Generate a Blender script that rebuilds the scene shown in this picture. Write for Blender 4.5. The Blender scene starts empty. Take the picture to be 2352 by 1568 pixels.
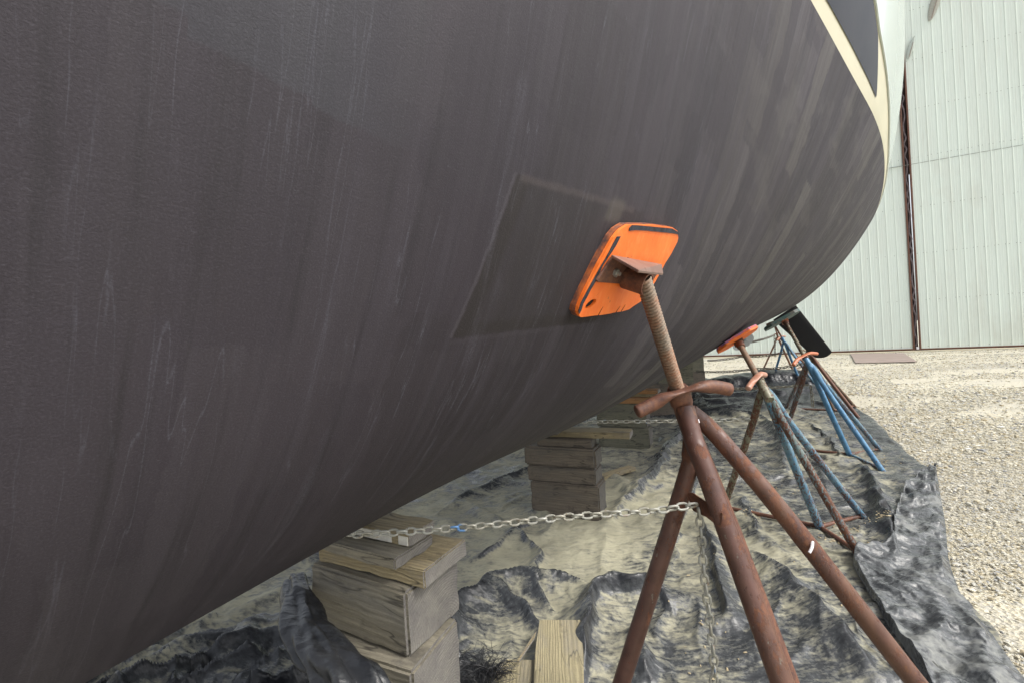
import bpy, bmesh, math, random
import numpy as np
from mathutils import Vector, Matrix
scene = bpy.context.scene
C = scene.collection
random.seed(4)
# ------------------------------------------------------------------ camera
H, F, ROLL = 1.3, 1000.0, math.radians(3.2)          # eye height, focal length for a 2352 px wide frame, roll
cam = bpy.data.cameras.new('camera'); cam.sensor_width = 36; cam.lens = 36*F/2352
cam.clip_start = .02; cam.clip_end = 400
co = bpy.data.objects.new('camera', cam); C.objects.link(co)
co.matrix_world = Matrix.Translation((0, 0, H)) @ Matrix.Rotation(math.pi/2, 4, 'X') @ Matrix.Rotation(-ROLL, 4, 'Z')
scene.camera = co
# ------------------------------------------------------------------ light
SUN_EL, SUN_AZ = math.radians(52), math.radians(118)   # azimuth clockwise from +Y
w = bpy.data.worlds.new('World'); scene.world = w; w.use_nodes = True
nt = w.node_tree; bg = nt.nodes['Background']; bg.inputs[1].default_value = .15
sk = nt.nodes.new('ShaderNodeTexSky'); sk.sky_type = 'NISHITA'; sk.sun_disc = False
sk.sun_elevation = SUN_EL; sk.sun_rotation = SUN_AZ; sk.dust_density = 4
hs = nt.nodes.new('ShaderNodeHueSaturation'); hs.inputs['Saturation'].default_value = .3   # hazy, overcast sky
nt.links.new(sk.outputs[0], hs.inputs['Color']); nt.links.new(hs.outputs[0], bg.inputs[0])
sun = bpy.data.lights.new('sun', 'SUN'); sun.energy = 1.5; sun.angle = math.radians(14); sun.color = (1, .96, .88)
so = bpy.data.objects.new('sun', sun); C.objects.link(so)
sd = Vector((math.sin(SUN_AZ)*math.cos(SUN_EL), math.cos(SUN_AZ)*math.cos(SUN_EL), math.sin(SUN_EL)))
so.rotation_euler = (-sd).to_track_quat('-Z', 'Y').to_euler()
scene.view_settings.view_transform = 'Standard'; scene.view_settings.look = 'None'
scene.view_settings.exposure = .95; scene.view_settings.gamma = 1
# ------------------------------------------------------------------ survey helpers: photo direction -> metres
cr, sr = math.cos(ROLL), math.sin(ROLL)
def ray(px, py):
    u = (px-1176)/F; v = -(py-784)/F
    return u*cr+v*sr, -u*sr+v*cr
def P(px, py, D):
    a, b = ray(px, py); return Vector((a*D, D, H+b*D))
def G(px, py, z=0.):
    a, b = ray(px, py); D = (z-H)/b; return Vector((a*D, D, z))
# ------------------------------------------------------------------ object helpers
def tag(o, label=None, cat=None, group=None, kind=None):
    for k, v in (('label', label), ('category', cat), ('group', group), ('kind', kind)):
        if v: o[k] = v
    return o
def empty(name, loc, label, cat, group=None):
    o = bpy.data.objects.new(name, None); C.objects.link(o); o.location = loc; o.empty_display_size = .1
    return tag(o, label, cat, group)
def mesh_np(name, V, Fq, m, parent=None, smooth=True, uv=None, attrs=None):
    """V (n,3), Fq (f,4) or (f,3) world coordinates"""
    V = np.asarray(V, dtype=np.float32); Fq = np.asarray(Fq, dtype=np.int32); k = Fq.shape[1]
    me = bpy.data.meshes.new(name)
    off = np.array(parent.location if parent else (0, 0, 0), dtype=np.float32)
    me.vertices.add(len(V)); me.vertices.foreach_set('co', (V-off).ravel())
    me.loops.add(Fq.size); me.loops.foreach_set('vertex_index', Fq.ravel())
    me.polygons.add(len(Fq)); me.polygons.foreach_set('loop_start', np.arange(0, Fq.size, k, dtype=np.int32))
    me.polygons.foreach_set('use_smooth', np.full(len(Fq), smooth))
    me.update(calc_edges=True)
    if uv is not None:
        l = me.uv_layers.new(name='UVMap'); l.data.foreach_set('uv', np.asarray(uv, np.float32)[Fq.ravel()].ravel())
    for an, a in (attrs or {}).items():
        at = me.attributes.new(an, 'FLOAT', 'POINT'); at.data.foreach_set('value', np.asarray(a, np.float32))
    me.materials.append(m)
    o = bpy.data.objects.new(name, me); C.objects.link(o)
    if parent: o.parent = parent
    return o
def grid_faces(nr, nc, mask=None):
    i = np.arange(nr*nc).reshape(nr, nc)
    q = np.stack([i[:-1, :-1], i[:-1, 1:], i[1:, 1:], i[1:, :-1]], -1)
    if mask is not None: q = q[mask]
    return q.reshape(-1, 4)
class MB:
    """collects rings, boxes and tubes; build() links them as ONE mesh"""
    def __init__(s): s.v = []; s.f = []
    def add(s, vs, fs):
        b = len(s.v); s.v += [tuple(v) for v in vs]; s.f += [tuple(b+i for i in f) for f in fs]; return s
    def tube(s, pts, rad, n=14, cap=True, sx=None, up=None):
        pts = [Vector(p) for p in pts]; N = len(pts)
        rad = rad if hasattr(rad, '__len__') else [rad]*N
        sx = sx or [1]*N
        vs = []; ref = None
        for i, p in enumerate(pts):
            t = (pts[min(i+1, N-1)]-pts[max(i-1, 0)]).normalized()
            if ref is None:
                ref = Vector(up) if up else (Vector((0, 0, 1)) if abs(t.z) < .9 else Vector((1, 0, 0)))
            a = ref-t*ref.dot(t); a.normalize(); b = t.cross(a); ref = a
            for k in range(n):
                th = 2*math.pi*k/n; vs.append(p+a*math.cos(th)*rad[i]*sx[i]+b*math.sin(th)*rad[i])
        fs = [(i*n+k, i*n+(k+1) % n, (i+1)*n+(k+1) % n, (i+1)*n+k) for i in range(N-1) for k in range(n)]
        if cap: fs += [tuple(range(n-1, -1, -1)), tuple((N-1)*n+k for k in range(n))]
        return s.add(vs, fs)
    def prism(s, poly, d):
        poly = [Vector(p) for p in poly]; n = len(poly); d = Vector(d)
        vs = poly+[p+d for p in poly]
        return s.add(vs, [tuple(range(n)), tuple(range(2*n-1, n-1, -1))]+[(i, i+n, (i+1) % n+n, (i+1) % n) for i in range(n)])
    def build(s, name, m, parent=None, smooth=True, bevel=0, seg=2, auto=40):
        me = bpy.data.meshes.new(name)
        off = Vector(parent.location) if parent else Vector((0, 0, 0))
        me.from_pydata([tuple(Vector(v)-off) for v in s.v], [], s.f); me.update()
        bm = bmesh.new(); bm.from_mesh(me); bmesh.ops.recalc_face_normals(bm, faces=bm.faces[:])
        if bevel: bmesh.ops.bevel(bm, geom=bm.edges[:], offset=bevel, segments=seg, affect='EDGES', profile=.6)
        for f in bm.faces: f.smooth = smooth
        for e in bm.edges:
            if len(e.link_faces) == 2 and e.calc_face_angle(0) > math.radians(auto): e.smooth = False
        bm.to_mesh(me); bm.free()
        me.materials.append(m)
        o = bpy.data.objects.new(name, me); C.objects.link(o)
        if parent: o.parent = parent
        return o
# ------------------------------------------------------------------ numpy noise
_rng = np.random.default_rng(7); _perm = _rng.permutation(256); _g = _rng.random(256)*2*np.pi
def noise(x, y, seed=0):
    x = np.asarray(x, float)+seed*17.31; y = np.asarray(y, float)-seed*9.7
    xi = np.floor(x).astype(int); yi = np.floor(y).astype(int); xf = x-xi; yf = y-yi
    def gr(i, j):
        a = _g[_perm[(_perm[i & 255]+j) & 255]]; return np.cos(a)*(x-i)+np.sin(a)*(y-j)
    u = xf*xf*xf*(xf*(xf*6-15)+10); v = yf*yf*yf*(yf*(yf*6-15)+10)
    n0 = gr(xi, yi)*(1-u)+gr(xi+1, yi)*u; n1 = gr(xi, yi+1)*(1-u)+gr(xi+1, yi+1)*u
    return (n0*(1-v)+n1*v)*1.5
def fbm(x, y, o=4, seed=0):
    r = 0; a = 1
    for k in range(o): r = r+a*noise(x*2**k, y*2**k, seed+k); a *= .5
    return r
def sstep(a, b, x):
    t = np.clip((x-a)/(b-a), 0, 1); return t*t*(3-2*t)
# ------------------------------------------------------------------ buckled plastic sheet (position based)
def relax(P, F0, ex, iters=250, g=.006, bend=.25, bf=.93, grav=.5):
    """P (ny,nx,3) sheet laid out flat with seed height; rest lengths are the flat lengths times ex: the spare length buckles into folds"""
    P = P.astype(np.float64).copy(); P0 = F0
    cell = np.minimum(np.linalg.norm(np.gradient(F0, axis=0), axis=-1), np.linalg.norm(np.gradient(F0, axis=1), axis=-1))
    def rest(dy, dx):
        a = F0[max(0,-dy):F0.shape[0]-max(0,dy), max(0,-dx):F0.shape[1]-max(0,dx)]; b = F0[max(0,dy):F0.shape[0]+min(0,dy), max(0,dx):F0.shape[1]+min(0,dx)]
        e = ex[max(0,-dy):F0.shape[0]-max(0,dy), max(0,-dx):F0.shape[1]-max(0,dx)]
        return np.linalg.norm(b-a, axis=-1)*e
    def passes(dy, dx, k, ineq=False, frac=1.):
        R = rest(dy, dx)*frac; ny, nx = P.shape[:2]
        y0, y1 = max(0,-dy), ny-max(0,dy); x0, x1 = max(0,-dx), nx-max(0,dx); st = 2*max(abs(dy), abs(dx))
        out = []
        for o in range(st):
            if dy: ys = np.array([i for i in range(y0, y1) if (i-y0) % st == o]); xs = np.arange(x0, x1)
            else: ys = np.arange(y0, y1); xs = np.array([i for i in range(x0, x1) if (i-x0) % st == o])
            if len(ys) == 0 or len(xs) == 0: continue
            if dy: sa = (slice(ys[0], ys[-1]+1, st), slice(x0, x1)); sb = (slice(ys[0]+dy, ys[-1]+1+dy, st), slice(x0+dx, x1+dx)); sr = (slice(ys[0]-y0, ys[-1]+1-y0, st), slice(0, x1-x0))
            else: sa = (slice(y0, y1), slice(xs[0], xs[-1]+1, st)); sb = (slice(y0, y1), slice(xs[0]+dx, xs[-1]+1+dx, st)); sr = (slice(0, y1-y0), slice(xs[0]-x0, xs[-1]+1-x0, st))
            out.append((sa, sb, R[sr], k, ineq))
        return out
    C = passes(0,1,.9)+passes(1,0,.9)+passes(1,1,.35)+passes(1,-1,.35)+passes(0,2,bend,True,bf)+passes(2,0,bend,True,bf)
    for it in range(iters):
        if it > iters*grav: P[..., 2] -= cell*g
        for sa, sb, R, k, q in C:
            A, B = P[sa], P[sb]; d = B-A; L = np.sqrt((d*d).sum(-1))+1e-9; f = (L-R)/L
            if q: f = np.minimum(f, 0)
            c = d*(.5*k*f)[..., None]; P[sa] = A+c; P[sb] = B-c
        P[..., :2] += (P0[..., :2]-P[..., :2])*.004
        P[0, :, :2] = P0[0, :, :2]; P[-1, :, :2] = P0[-1, :, :2]; P[:, 0, :2] = P0[:, 0, :2]; P[:, -1, :2] = P0[:, -1, :2]
        np.maximum(P[..., 2], 0, out=P[..., 2])
    return P
def upsample(A, k):
    for ax in (0, 1):
        A = np.moveaxis(A, ax, 0); n = A.shape[0]; t = np.linspace(0, n-1, (n-1)*k+1); i = np.minimum(t.astype(int), n-2); f = (t-i).reshape((-1,)+(1,)*(A.ndim-1))
        g = lambda j: A[np.clip(j, 0, n-1)]
        a, b, c, d = g(i-1), g(i), g(i+1), g(i+2)
        A = .5*(2*b+(c-a)*f+(2*a-5*b+4*c-d)*f*f+(3*b-a-3*c+d)*f**3); A = np.moveaxis(A, 0, ax)
    return A

def sheet(XY, seed, ex, lev=2, its=(160, 90, 60), gr=(.006, .004, .003)):
    """XY (ny,nx,2) coarse layout; returns relaxed surface refined 2**lev times, and flat layout"""
    F = np.concatenate([XY, np.zeros(XY.shape[:2]+(1,))], -1); P = F.copy(); P[..., 2] = seed
    for l in range(lev+1):
        if l:
            P = upsample(P, 2); F = upsample(F, 2); ex = upsample(ex, 2)
            c = np.linalg.norm(np.gradient(F, axis=1), axis=-1)
            P[..., 2] += np.abs(noise(P[..., 0]/c.mean(0)*.22, P[..., 1]*9, 90+l))*c*.12
        P = relax(P, F, 1+(ex-1)*(1, 1.12, 1.2)[l], its[l], gr[l], (.5, .4, .35)[l], (.96, .965, .97)[l], (.75, .7, .7)[l])
    return P, F
# ------------------------------------------------------------------ materials
class M:
    def __init__(s, name, rough=.6, metal=0):
        s.m = bpy.data.materials.new(name); s.m.use_nodes = True; s.t = s.m.node_tree
        s.b = s.t.nodes['Principled BSDF']; s.b.inputs['Roughness'].default_value = rough; s.b.inputs['Metallic'].default_value = metal
        s.tc = s.t.nodes.new('ShaderNodeTexCoord')
    def n(s, ty, **k):
        x = s.t.nodes.new('ShaderNode'+ty)
        for a, b in k.items(): setattr(x, a, b)
        return x
    def l(s, a, b): s.t.links.new(a, b)
    def mp(s, scale, src='Object', loc=(0, 0, 0), rot=(0, 0, 0)):
        x = s.n('Mapping'); x.inputs['Scale'].default_value = scale; x.inputs['Location'].default_value = loc; x.inputs['Rotation'].default_value = rot
        s.l(s.tc.outputs[src], x.inputs[0]); return x.outputs[0]
    def noi(s, vec, scale, det=4, rough=.55, dist=0.):
        x = s.n('TexNoise'); x.inputs['Scale'].default_value = scale; x.inputs['Detail'].default_value = det
        x.inputs['Roughness'].default_value = rough; x.inputs['Distortion'].default_value = dist; s.l(vec, x.inputs['Vector']); return x.outputs['Fac']
    def ramp(s, f, *st):
        x = s.n('ValToRGB'); e = x.color_ramp.elements
        while len(e) < len(st): e.new(.5)
        for i, (p, c) in enumerate(st):
            e[i].position = p; e[i].color = (c, c, c, 1) if not hasattr(c, '__len__') else (*c, 1)
        s.l(f, x.inputs[0]); return x.outputs[0]
    def mix(s, f, a, b, mode='MIX'):
        x = s.n('Mix', data_type='RGBA', blend_type=mode)
        for i, v in ((0, f), (6, a), (7, b)):
            if hasattr(v, 'default_value'): s.l(v, x.inputs[i])
            elif i == 0: x.inputs[0].default_value = v
            else: x.inputs[i].default_value = (*v, 1) if len(v) == 3 else v
        return x.outputs[2]
    def mth(s, op, a, b=0., c=None):
        x = s.n('Math', operation=op)
        for i, v in enumerate((a, b) if c is None else (a, b, c)):
            if hasattr(v, 'default_value'): s.l(v, x.inputs[i])
            else: x.inputs[i].default_value = v
        return x.outputs[0]
    def attr(s, n):
        x = s.n('Attribute'); x.attribute_name = n; return x.outputs['Fac']
    def col(s, c): 
        if hasattr(c, 'default_value'): s.l(c, s.b.inputs['Base Color'])
        else: s.b.inputs['Base Color'].default_value = (*c, 1)
    def rough(s, c): s.l(c, s.b.inputs['Roughness'])
    def bump(s, h, st, d=.01, prev=None):
        x = s.n('Bump'); x.inputs['Strength'].default_value = st; x.inputs['Distance'].default_value = d; s.l(h, x.inputs['Height'])
        if prev is not None: s.l(prev, x.inputs['Normal'])
        s.l(x.outputs[0], s.b.inputs['Normal']); return x.outputs[0]
def simple(name, c, rough=.6, c2=None, scale=30, metal=0, bump=.2):
    m = M(name, rough, metal); v = m.mp((1, 1, 1)); f = m.noi(v, scale, 5, .65)
    m.col(m.mix(m.ramp(f, (.35, 0), (.65, 1)), c, c2 or tuple(x*.75 for x in c))); m.bump(f, bump, .002); return m.m
def rust_mat(name='rust', paint=None, cover=.5, paint2=None, scale=1.):
    m = M(name, .75); v = m.mp((1, 1, 1))
    a = m.noi(v, 14, 6, .6); b = m.noi(v, 90, 5, .7); c3 = m.noi(v, 400, 2)
    base = m.mix(m.ramp(a, (.35, 0), (.65, 1)), (.060, .026, .020), (.14, .056, .033))
    base = m.mix(m.ramp(b, (.45, 0), (.72, .8)), base, (.20, .085, .04))
    base = m.mix(m.ramp(b, (.26, .7), (.42, 0)), base, (.04, .022, .02))
    h = b
    if paint is None:
        g = m.noi(m.mp((1, 1, 1), loc=(3, 1, 7)), 34, 6, .7)
        base = m.mix(m.ramp(g, (.66, 0), (.70, .6)), base, (.2, .19, .165))
    if paint:
        p = m.noi(m.mp((1, 1, .45)), 62*scale, 8, .75); t = .5+(.5-cover)*.35
        lo = m.noi(v, 3.2, 2); p = m.mth('ADD', p, m.mth('MULTIPLY', m.mth('SUBTRACT', lo, .5), .30))
        k = m.ramp(p, (t-.012, 0), (t+.012, 1))
        pc = m.mix(m.ramp(m.noi(v, 22, 4), (.4, 0), (.6, 1)), paint, paint2 or tuple(x*.7 for x in paint))
        base = m.mix(k, base, pc); h = m.mth('ADD', m.mth('MULTIPLY', b, .5), k)
        m.rough(m.ramp(k, (0, .85), (1, .42)))
    else: m.rough(m.ramp(a, (.3, .5), (.7, .72)))
    if paint and name == 'smooth_red_rust':
        base = m.mix(m.ramp(m.noi(m.mp((1, 1, .35), loc=(1, 6, 2)), 9, 5, .7), (.48, 0), (.66, .6)), base, (.15, .075, .045))
        g = m.noi(m.mp((1, 1, .5), loc=(3, 1, 7)), 26, 6, .75); base = m.mix(m.ramp(g, (.645, 0), (.67, .7)), base, (.17, .165, .14))
        g = m.noi(m.mp((1, 1, .4), loc=(8, 2, 1)), 60, 6, .75); base = m.mix(m.ramp(g, (.60, 0), (.68, .7)), base, (.19, .08, .03))
    n = m.bump(h, .5, .002); m.bump(c3, .25, .0006, n)
    m.col(base); return m.m
RUST = rust_mat('rusty_steel')
def wood_mat(name, c1, c2, dirt=(.10, .09, .075), ringscale=1., wv_amt=.14):
    m = M(name, .85); v = m.mp((1, 1, 1))
    st = m.mp((.9, 14, 14)); g1 = m.noi(st, 7, 6, .6, .6); g2 = m.noi(m.mp((2.5, 60, 60)), 6, 4, .6)
    wv = m.n('TexWave', wave_type='RINGS', rings_direction='X'); wv.inputs['Scale'].default_value = 24*ringscale
    wv.inputs['Distortion'].default_value = 4; wv.inputs['Detail'].default_value = 3; wv.inputs['Detail Scale'].default_value = .9
    m.l(m.mp((.16, 1, 1), loc=(0, .13, .21)), wv.inputs[0])
    base = m.mix(m.ramp(g1, (.3, 0), (.7, 1)), c1, c2)
    base = m.mix(m.mth('MULTIPLY', m.ramp(wv.outputs['Fac'], (.35, 1), (.75, 0)), wv_amt), base, tuple(x*.55 for x in c2))
    base = m.mix(m.ramp(g2, (.3, .45), (.5, 0)), base, dirt)
    sp = m.noi(m.mp((.7, 1, 1), loc=(2, 5, 3)), 9, 7, .75); base = m.mix(m.ramp(sp, (.54, 0), (.66, .85)), base, dirt)
    fine = m.noi(v, 160, 3); base = m.mix(m.ramp(fine, (.35, .3), (.5, 0)), base, tuple(x*.5 for x in c1))
    sx_ = m.n('SeparateXYZ'); m.l(m.tc.outputs['Normal'], sx_.inputs[0]); en = m.ramp(m.mth('ABSOLUTE', sx_.outputs[0]), (.6, 0), (.8, 1))
    er = m.n('TexWave', wave_type='RINGS', rings_direction='X'); er.inputs['Scale'].default_value = 42; er.inputs['Distortion'].default_value = 2.5; er.inputs['Detail'].default_value = 4; m.l(m.mp((0, 1, 1), loc=(0, .05, .09)), er.inputs[0])
    gray = sum(c1)/3; ec = m.mix(m.ramp(m.noi(v, 12, 5, .7), (.35, 0), (.65, 1)), (gray*.50, gray*.47, gray*.45), (gray*.85, gray*.80, gray*.70))
    ec = m.mix(m.mth('MULTIPLY', m.ramp(er.outputs['Fac'], (.4, 1), (.8, 0)), .4), ec, (gray*.28, gray*.26, gray*.26)); base = m.mix(en, base, ec)
    ck = m.mth('ABSOLUTE', m.mth('SUBTRACT', m.noi(m.mp((1.2, 9, 9)), 2.2, 2), .5)); ckm = m.mth('MULTIPLY', m.ramp(ck, (0, 1), (.02, 0)), m.ramp(m.noi(v, 4, 2), (.46, 0), (.50, 1)))
    base = m.mix(m.mth('MULTIPLY', ckm, m.mth('SUBTRACT', .8, m.mth('MULTIPLY', en, .55))), base, (.02, .018, .015))
    lg = m.noi(m.mp((3, 9, 9)), 1.1, 5, .7); base = m.mix(m.ramp(lg, (.5, 0), (.68, .55)), base, (gray*.62, gray*.58, gray*.52))
    m.col(base)
    n = m.bump(m.mth('ADD', g1, m.mth('MULTIPLY', wv.outputs['Fac'], .6)), .45, .004); m.bump(m.mth('ADD', g2, fine), .5, .0016, n)
    return m.m
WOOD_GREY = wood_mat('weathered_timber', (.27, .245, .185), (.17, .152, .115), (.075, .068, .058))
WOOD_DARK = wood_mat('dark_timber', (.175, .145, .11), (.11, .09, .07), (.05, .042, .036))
WOOD_YEL = wood_mat('yellowish_timber', (.36, .30, .175), (.25, .20, .115), (.14, .11, .07), 1.6, .35)
WOOD_OR = wood_mat('tan_timber', (.42, .22, .09), (.28, .14, .055), (.12, .07, .03))
WOOD_GREEN = wood_mat('greenish_timber', (.20, .19, .135), (.13, .125, .09), (.06, .06, .045))
WOOD_PLY = wood_mat('plywood', (.38, .33, .20), (.29, .25, .15), (.14, .12, .08), 2.2, .4)

# ------------------------------------------------------------------ the boat's hull
K0 = np.array([-.3, 1.3]); TH = math.radians(30); AX = np.array([math.sin(TH), math.cos(TH)]); RX = np.array([math.cos(TH), -math.sin(TH)])
SK = np.array([-4, -2, 0, 2, 4, 6, 8, 10.])
pW = np.array([.03, .40, .846, 1.48, 1.866, 2.04, 1.938, 1.70]); pK = np.array([.95, .78, .853, .829, 1.026, 1.223, 1.42, 1.45])
pA = np.array([.8, .6, .285, .482, .371, .223, .185, .16]); pN = 3.529; ZW = 2.4
def cat(s, v):
    s = np.asarray(s, float); t = (s-SK[0])/2; i = np.clip(np.floor(t).astype(int), 0, len(SK)-2); f = t-i
    g = lambda k: v[np.clip(k, 0, len(SK)-1)]
    a, b, c, d = g(i-1), g(i), g(i+1), g(i+2)
    return .5*(2*b+(c-a)*f+(2*a-5*b+4*c-d)*f*f+(3*b-a-3*c+d)*f**3)
def hull(s, x):
    s, x = np.broadcast_arrays(np.asarray(s, float), np.asarray(x, float))
    W = cat(s, pW); zk = cat(s, pK); al = cat(s, pA); ax = np.abs(x)
    z = zk+(ZW-zk)*(al*ax+(1-al)*ax**pN)
    # the bottom is faired round at the centreline instead of running to a knife edge
    XY = K0+s[..., None]*AX+(W*x)[..., None]*RX
    return np.concatenate([XY, z[..., None]], -1)
def tops(s, z, off=0., side=1):
    s, z = np.broadcast_arrays(np.asarray(s, float), np.asarray(z, float))
    h = z-ZW; l = (cat(s, pW)+.3*h-.15*h*h-.15*np.clip(h-.5, 0, 9)**2+off)*side
    XY = K0+s[..., None]*AX+l[..., None]*RX
    return np.concatenate([XY, z[..., None]], -1)
def near_hull(px, py):
    s, x = np.meshgrid(np.linspace(-1, 7, 1200), np.linspace(0, 1, 300)); p = hull(s, x)
    a, b = ray(px, py); q = p[..., 0]/p[..., 1]-a; r = (p[..., 2]-H)/p[..., 1]-b
    d = q*q+r*r; d[p[..., 1] < .15] = 9; i = np.unravel_index(d.argmin(), d.shape)
    s0, x0 = s[i], x[i]; e = 1e-3
    ts = hull(s0+e, x0)-hull(s0-e, x0); tx = hull(s0, x0+e)-hull(s0, x0-e)
    n = np.cross(tx, ts); n /= np.linalg.norm(n)
    if n[2] > 0: n = -n
    return Vector(hull(s0, x0)), Vector(n)

def hull_material():
    m = M('antifouling_paint', .8)
    uv = m.mp((1, 1, 1), 'UV'); sp = m.n('SeparateXYZ'); m.l(m.tc.outputs['UV'], sp.inputs[0]); U, V = sp.outputs[0], sp.outputs[1]
    base = m.mix(m.ramp(m.noi(uv, 1.6, 4, .6), (.35, 0), (.65, 1)), (.0195, .0165, .0205), (.030, .0245, .0285))
    # brushed vertical strips of thinner / thicker paint, each roller stroke about 10 cm wide
    strip = m.n('TexWhiteNoise', noise_dimensions='1D')
    wob = m.mth('MULTIPLY', m.noi(m.mp((4, 1.2, 1), 'UV'), 2, 3), .25)
    m.l(m.mth('FLOOR', m.mth('MULTIPLY', m.mth('ADD', U, wob), 11)), strip.inputs['W'])
    base = m.mix(m.mth('MULTIPLY', strip.outputs[0], .45), base, (.050, .046, .048))
    # roller passes: oblong patches with crisp sides and ragged ends
    def passes(su, sv2, seed, amt, col, lo=0., u0=None):
        nonlocal base
        cu = m.mth('FLOOR', m.mth('ADD', m.mth('MULTIPLY', m.mth('ADD', U, m.mth('MULTIPLY', m.noi(m.mp((3, 1.4, 1), 'UV', loc=(seed, 0, 0)), 2, 5, .7), .16)), su), seed))
        w1 = m.n('TexWhiteNoise', noise_dimensions='1D'); m.l(cu, w1.inputs['W'])
        cv = m.mth('FLOOR', m.mth('ADD', m.mth('MULTIPLY', m.mth('ADD', V, m.mth('MULTIPLY', m.noi(m.mp((60, 6, 1), 'UV'), 1, 4, .8), .05)), sv2), m.mth('MULTIPLY', w1.outputs[0], 7)))
        cc = m.n('CombineXYZ'); m.l(cu, cc.inputs[0]); m.l(cv, cc.inputs[1]); w2 = m.n('TexWhiteNoise', noise_dimensions='2D'); m.l(cc.outputs[0], w2.inputs['Vector'])
        f = m.ramp(w2.outputs['Value'], (lo, 0), (1, 1))
        br = m.ramp(m.noi(m.mp((34, 1.3, 1), 'UV', loc=(seed, 0, 0)), 2, 6, .7), (.3, .25), (.62, 1)); f = m.mth('MULTIPLY', f, br)
        if u0 is not None: f = m.mth('MULTIPLY', f, m.ramp(m.mth('ADD', m.mth('MULTIPLY', U, .25), .5), (u0[0], u0[2]), (u0[1], 1)))
        base = m.mix(m.mth('MULTIPLY', f, amt), base, col)
    passes(7, 1.4, 3, .60, (.066, .060, .060), .35, (.46, .62, .35)); passes(12, 2.2, 11, .80, (.105, .100, .090), .62, (.5, .66, .2)); passes(5, 1.1, 23, .6, (.015, .012, .012), .4)
    passes(9, 1.7, 41, .80, (.15, .148, .11), .68, (.58, .75, 0)); passes(3.2, 2.6, 57, .35, (.036, .030, .022), .5, (.45, .6, .3))
    st = m.noi(m.mp((16, .7, 1), 'UV'), 1.5, 6, .62); base = m.mix(m.ramp(st, (.5, 0), (.72, .5)), base, (.062, .058, .060))
    st2 = m.noi(m.mp((30, 1.1, 1), 'UV', loc=(3, 8, 0)), 1.5, 5, .6); base = m.mix(m.ramp(st2, (.3, .6), (.46, 0)), base, (.014, .013, .014))
    # second coat ending in ragged steps high on the side
    wn = m.n('TexWhiteNoise', noise_dimensions='1D'); m.l(m.mth('FLOOR', m.mth('MULTIPLY', U, 9)), wn.inputs['W'])
    edge = m.mth('ADD', m.mth('ADD', .86, m.mth('MULTIPLY', wn.outputs[0], .07)), m.mth('MULTIPLY', m.noi(uv, 30, 3), .02))
    up = m.ramp(m.mth('SUBTRACT', m.mth('ADD', V, .5), edge), (.5, 0), (.505, 1))
    mr = m.n('MapRange', interpolation_type='SMOOTHSTEP'); m.l(U, mr.inputs[0]); mr.inputs[1].default_value = -.66; mr.inputs[2].default_value = -.50; mr.inputs[3].default_value = 1; mr.inputs[4].default_value = .12
    upm = m.mth('MULTIPLY', up, mr.outputs[0])
    base = m.mix(m.mth('MULTIPLY', upm, .6), base, (.042, .046, .048))
    # square of darker, fresher paint where a pad used to sit, with a pale corner
    def box(u0, u1, v0, v1, soft):
        q = m.noi(uv, 40, 5, .7); Uq = m.mth('SUBTRACT', U, m.mth('MULTIPLY', m.mth('SUBTRACT', V, .66), .17)); Vq = m.mth('SUBTRACT', V, m.mth('MULTIPLY', m.mth('ADD', U, .38), .18)); du = m.mth('ADD', Uq, m.mth('MULTIPLY', m.mth('SUBTRACT', q, .5), .012))
        dv = m.mth('ADD', Vq, m.mth('MULTIPLY', m.mth('SUBTRACT', q, .5), .016))
        def ss(x, a, b):
            k = m.n('MapRange', interpolation_type='SMOOTHSTEP'); m.l(x, k.inputs[0]); k.inputs[1].default_value = a; k.inputs[2].default_value = b; return k.outputs[0]
        f = m.mth('MULTIPLY', ss(du, u0-soft, u0+soft), m.mth('SUBTRACT', 1, ss(du, u1-soft, u1+soft)))
        g = m.mth('MULTIPLY', ss(dv, v0-soft, v0+soft), m.mth('SUBTRACT', 1, ss(dv, v1-soft, v1+soft)))
        return m.mth('MULTIPLY', f, g)
    outer = box(-.38, .07, .659, .945, .004); inner = box(-.345, .3, .684, 1.3, .009)
    base = m.mix(m.mth('MULTIPLY', outer, .5), base, (.014, .012, .010))
    le = m.mth('MULTIPLY', box(-.388, -.380, .66, .948, .002), .35); base = m.mix(le, base, (.085, .08, .078)); be = m.mth('MULTIPLY', box(-.38, .03, .648, .657, .003), .14); base = m.mix(be, base, (.075, .068, .068))
    base = m.mix(m.mth('MULTIPLY', m.mth('MULTIPLY', outer, m.mth('SUBTRACT', 1, inner)), .8), base, (.013, .010, .008))
    corner = m.mth('MULTIPLY', box(-.37, .02, .936, .948, .005), .45); base = m.mix(corner, base, (.085, .072, .062))
    c2 = m.mth('MULTIPLY', box(-.085, -.025, .905, .955, .010), .5); base = m.mix(c2, base, (.105, .10, .07))
    # thin runs: contour lines of a noise drawn out down the side
    def runs(scale, seed, width, lo, amt, col):
        nonlocal base
        a = m.noi(m.mp((scale, .75, 1), 'UV', loc=(seed, seed*.3, 0)), 1, 4, .55); b = m.mth('ABSOLUTE', m.mth('SUBTRACT', a, .5))
        f = m.ramp(b, (0, 1), (width, 0)); k = m.ramp(m.noi(m.mp((7, 1.6, 1), 'UV', loc=(seed, 2, 0)), 1.3, 3), (lo, 0), (lo+.06, 1))
        g = m.ramp(m.noi(uv, 220, 2, .7), (.36, .15), (.55, 1))
        base = m.mix(m.mth('MULTIPLY', m.mth('MULTIPLY', m.mth('MULTIPLY', f, k), g), amt), base, col)
    runs(12, 2, .0045, .48, .5, (.11, .115, .12)); runs(19, 7, .0055, .52, .42, (.10, .105, .11)); runs(27, 9, .009, .55, .35, (.085, .085, .09)); runs(6, 5, .028, .57, .28, (.10, .10, .105))
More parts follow.
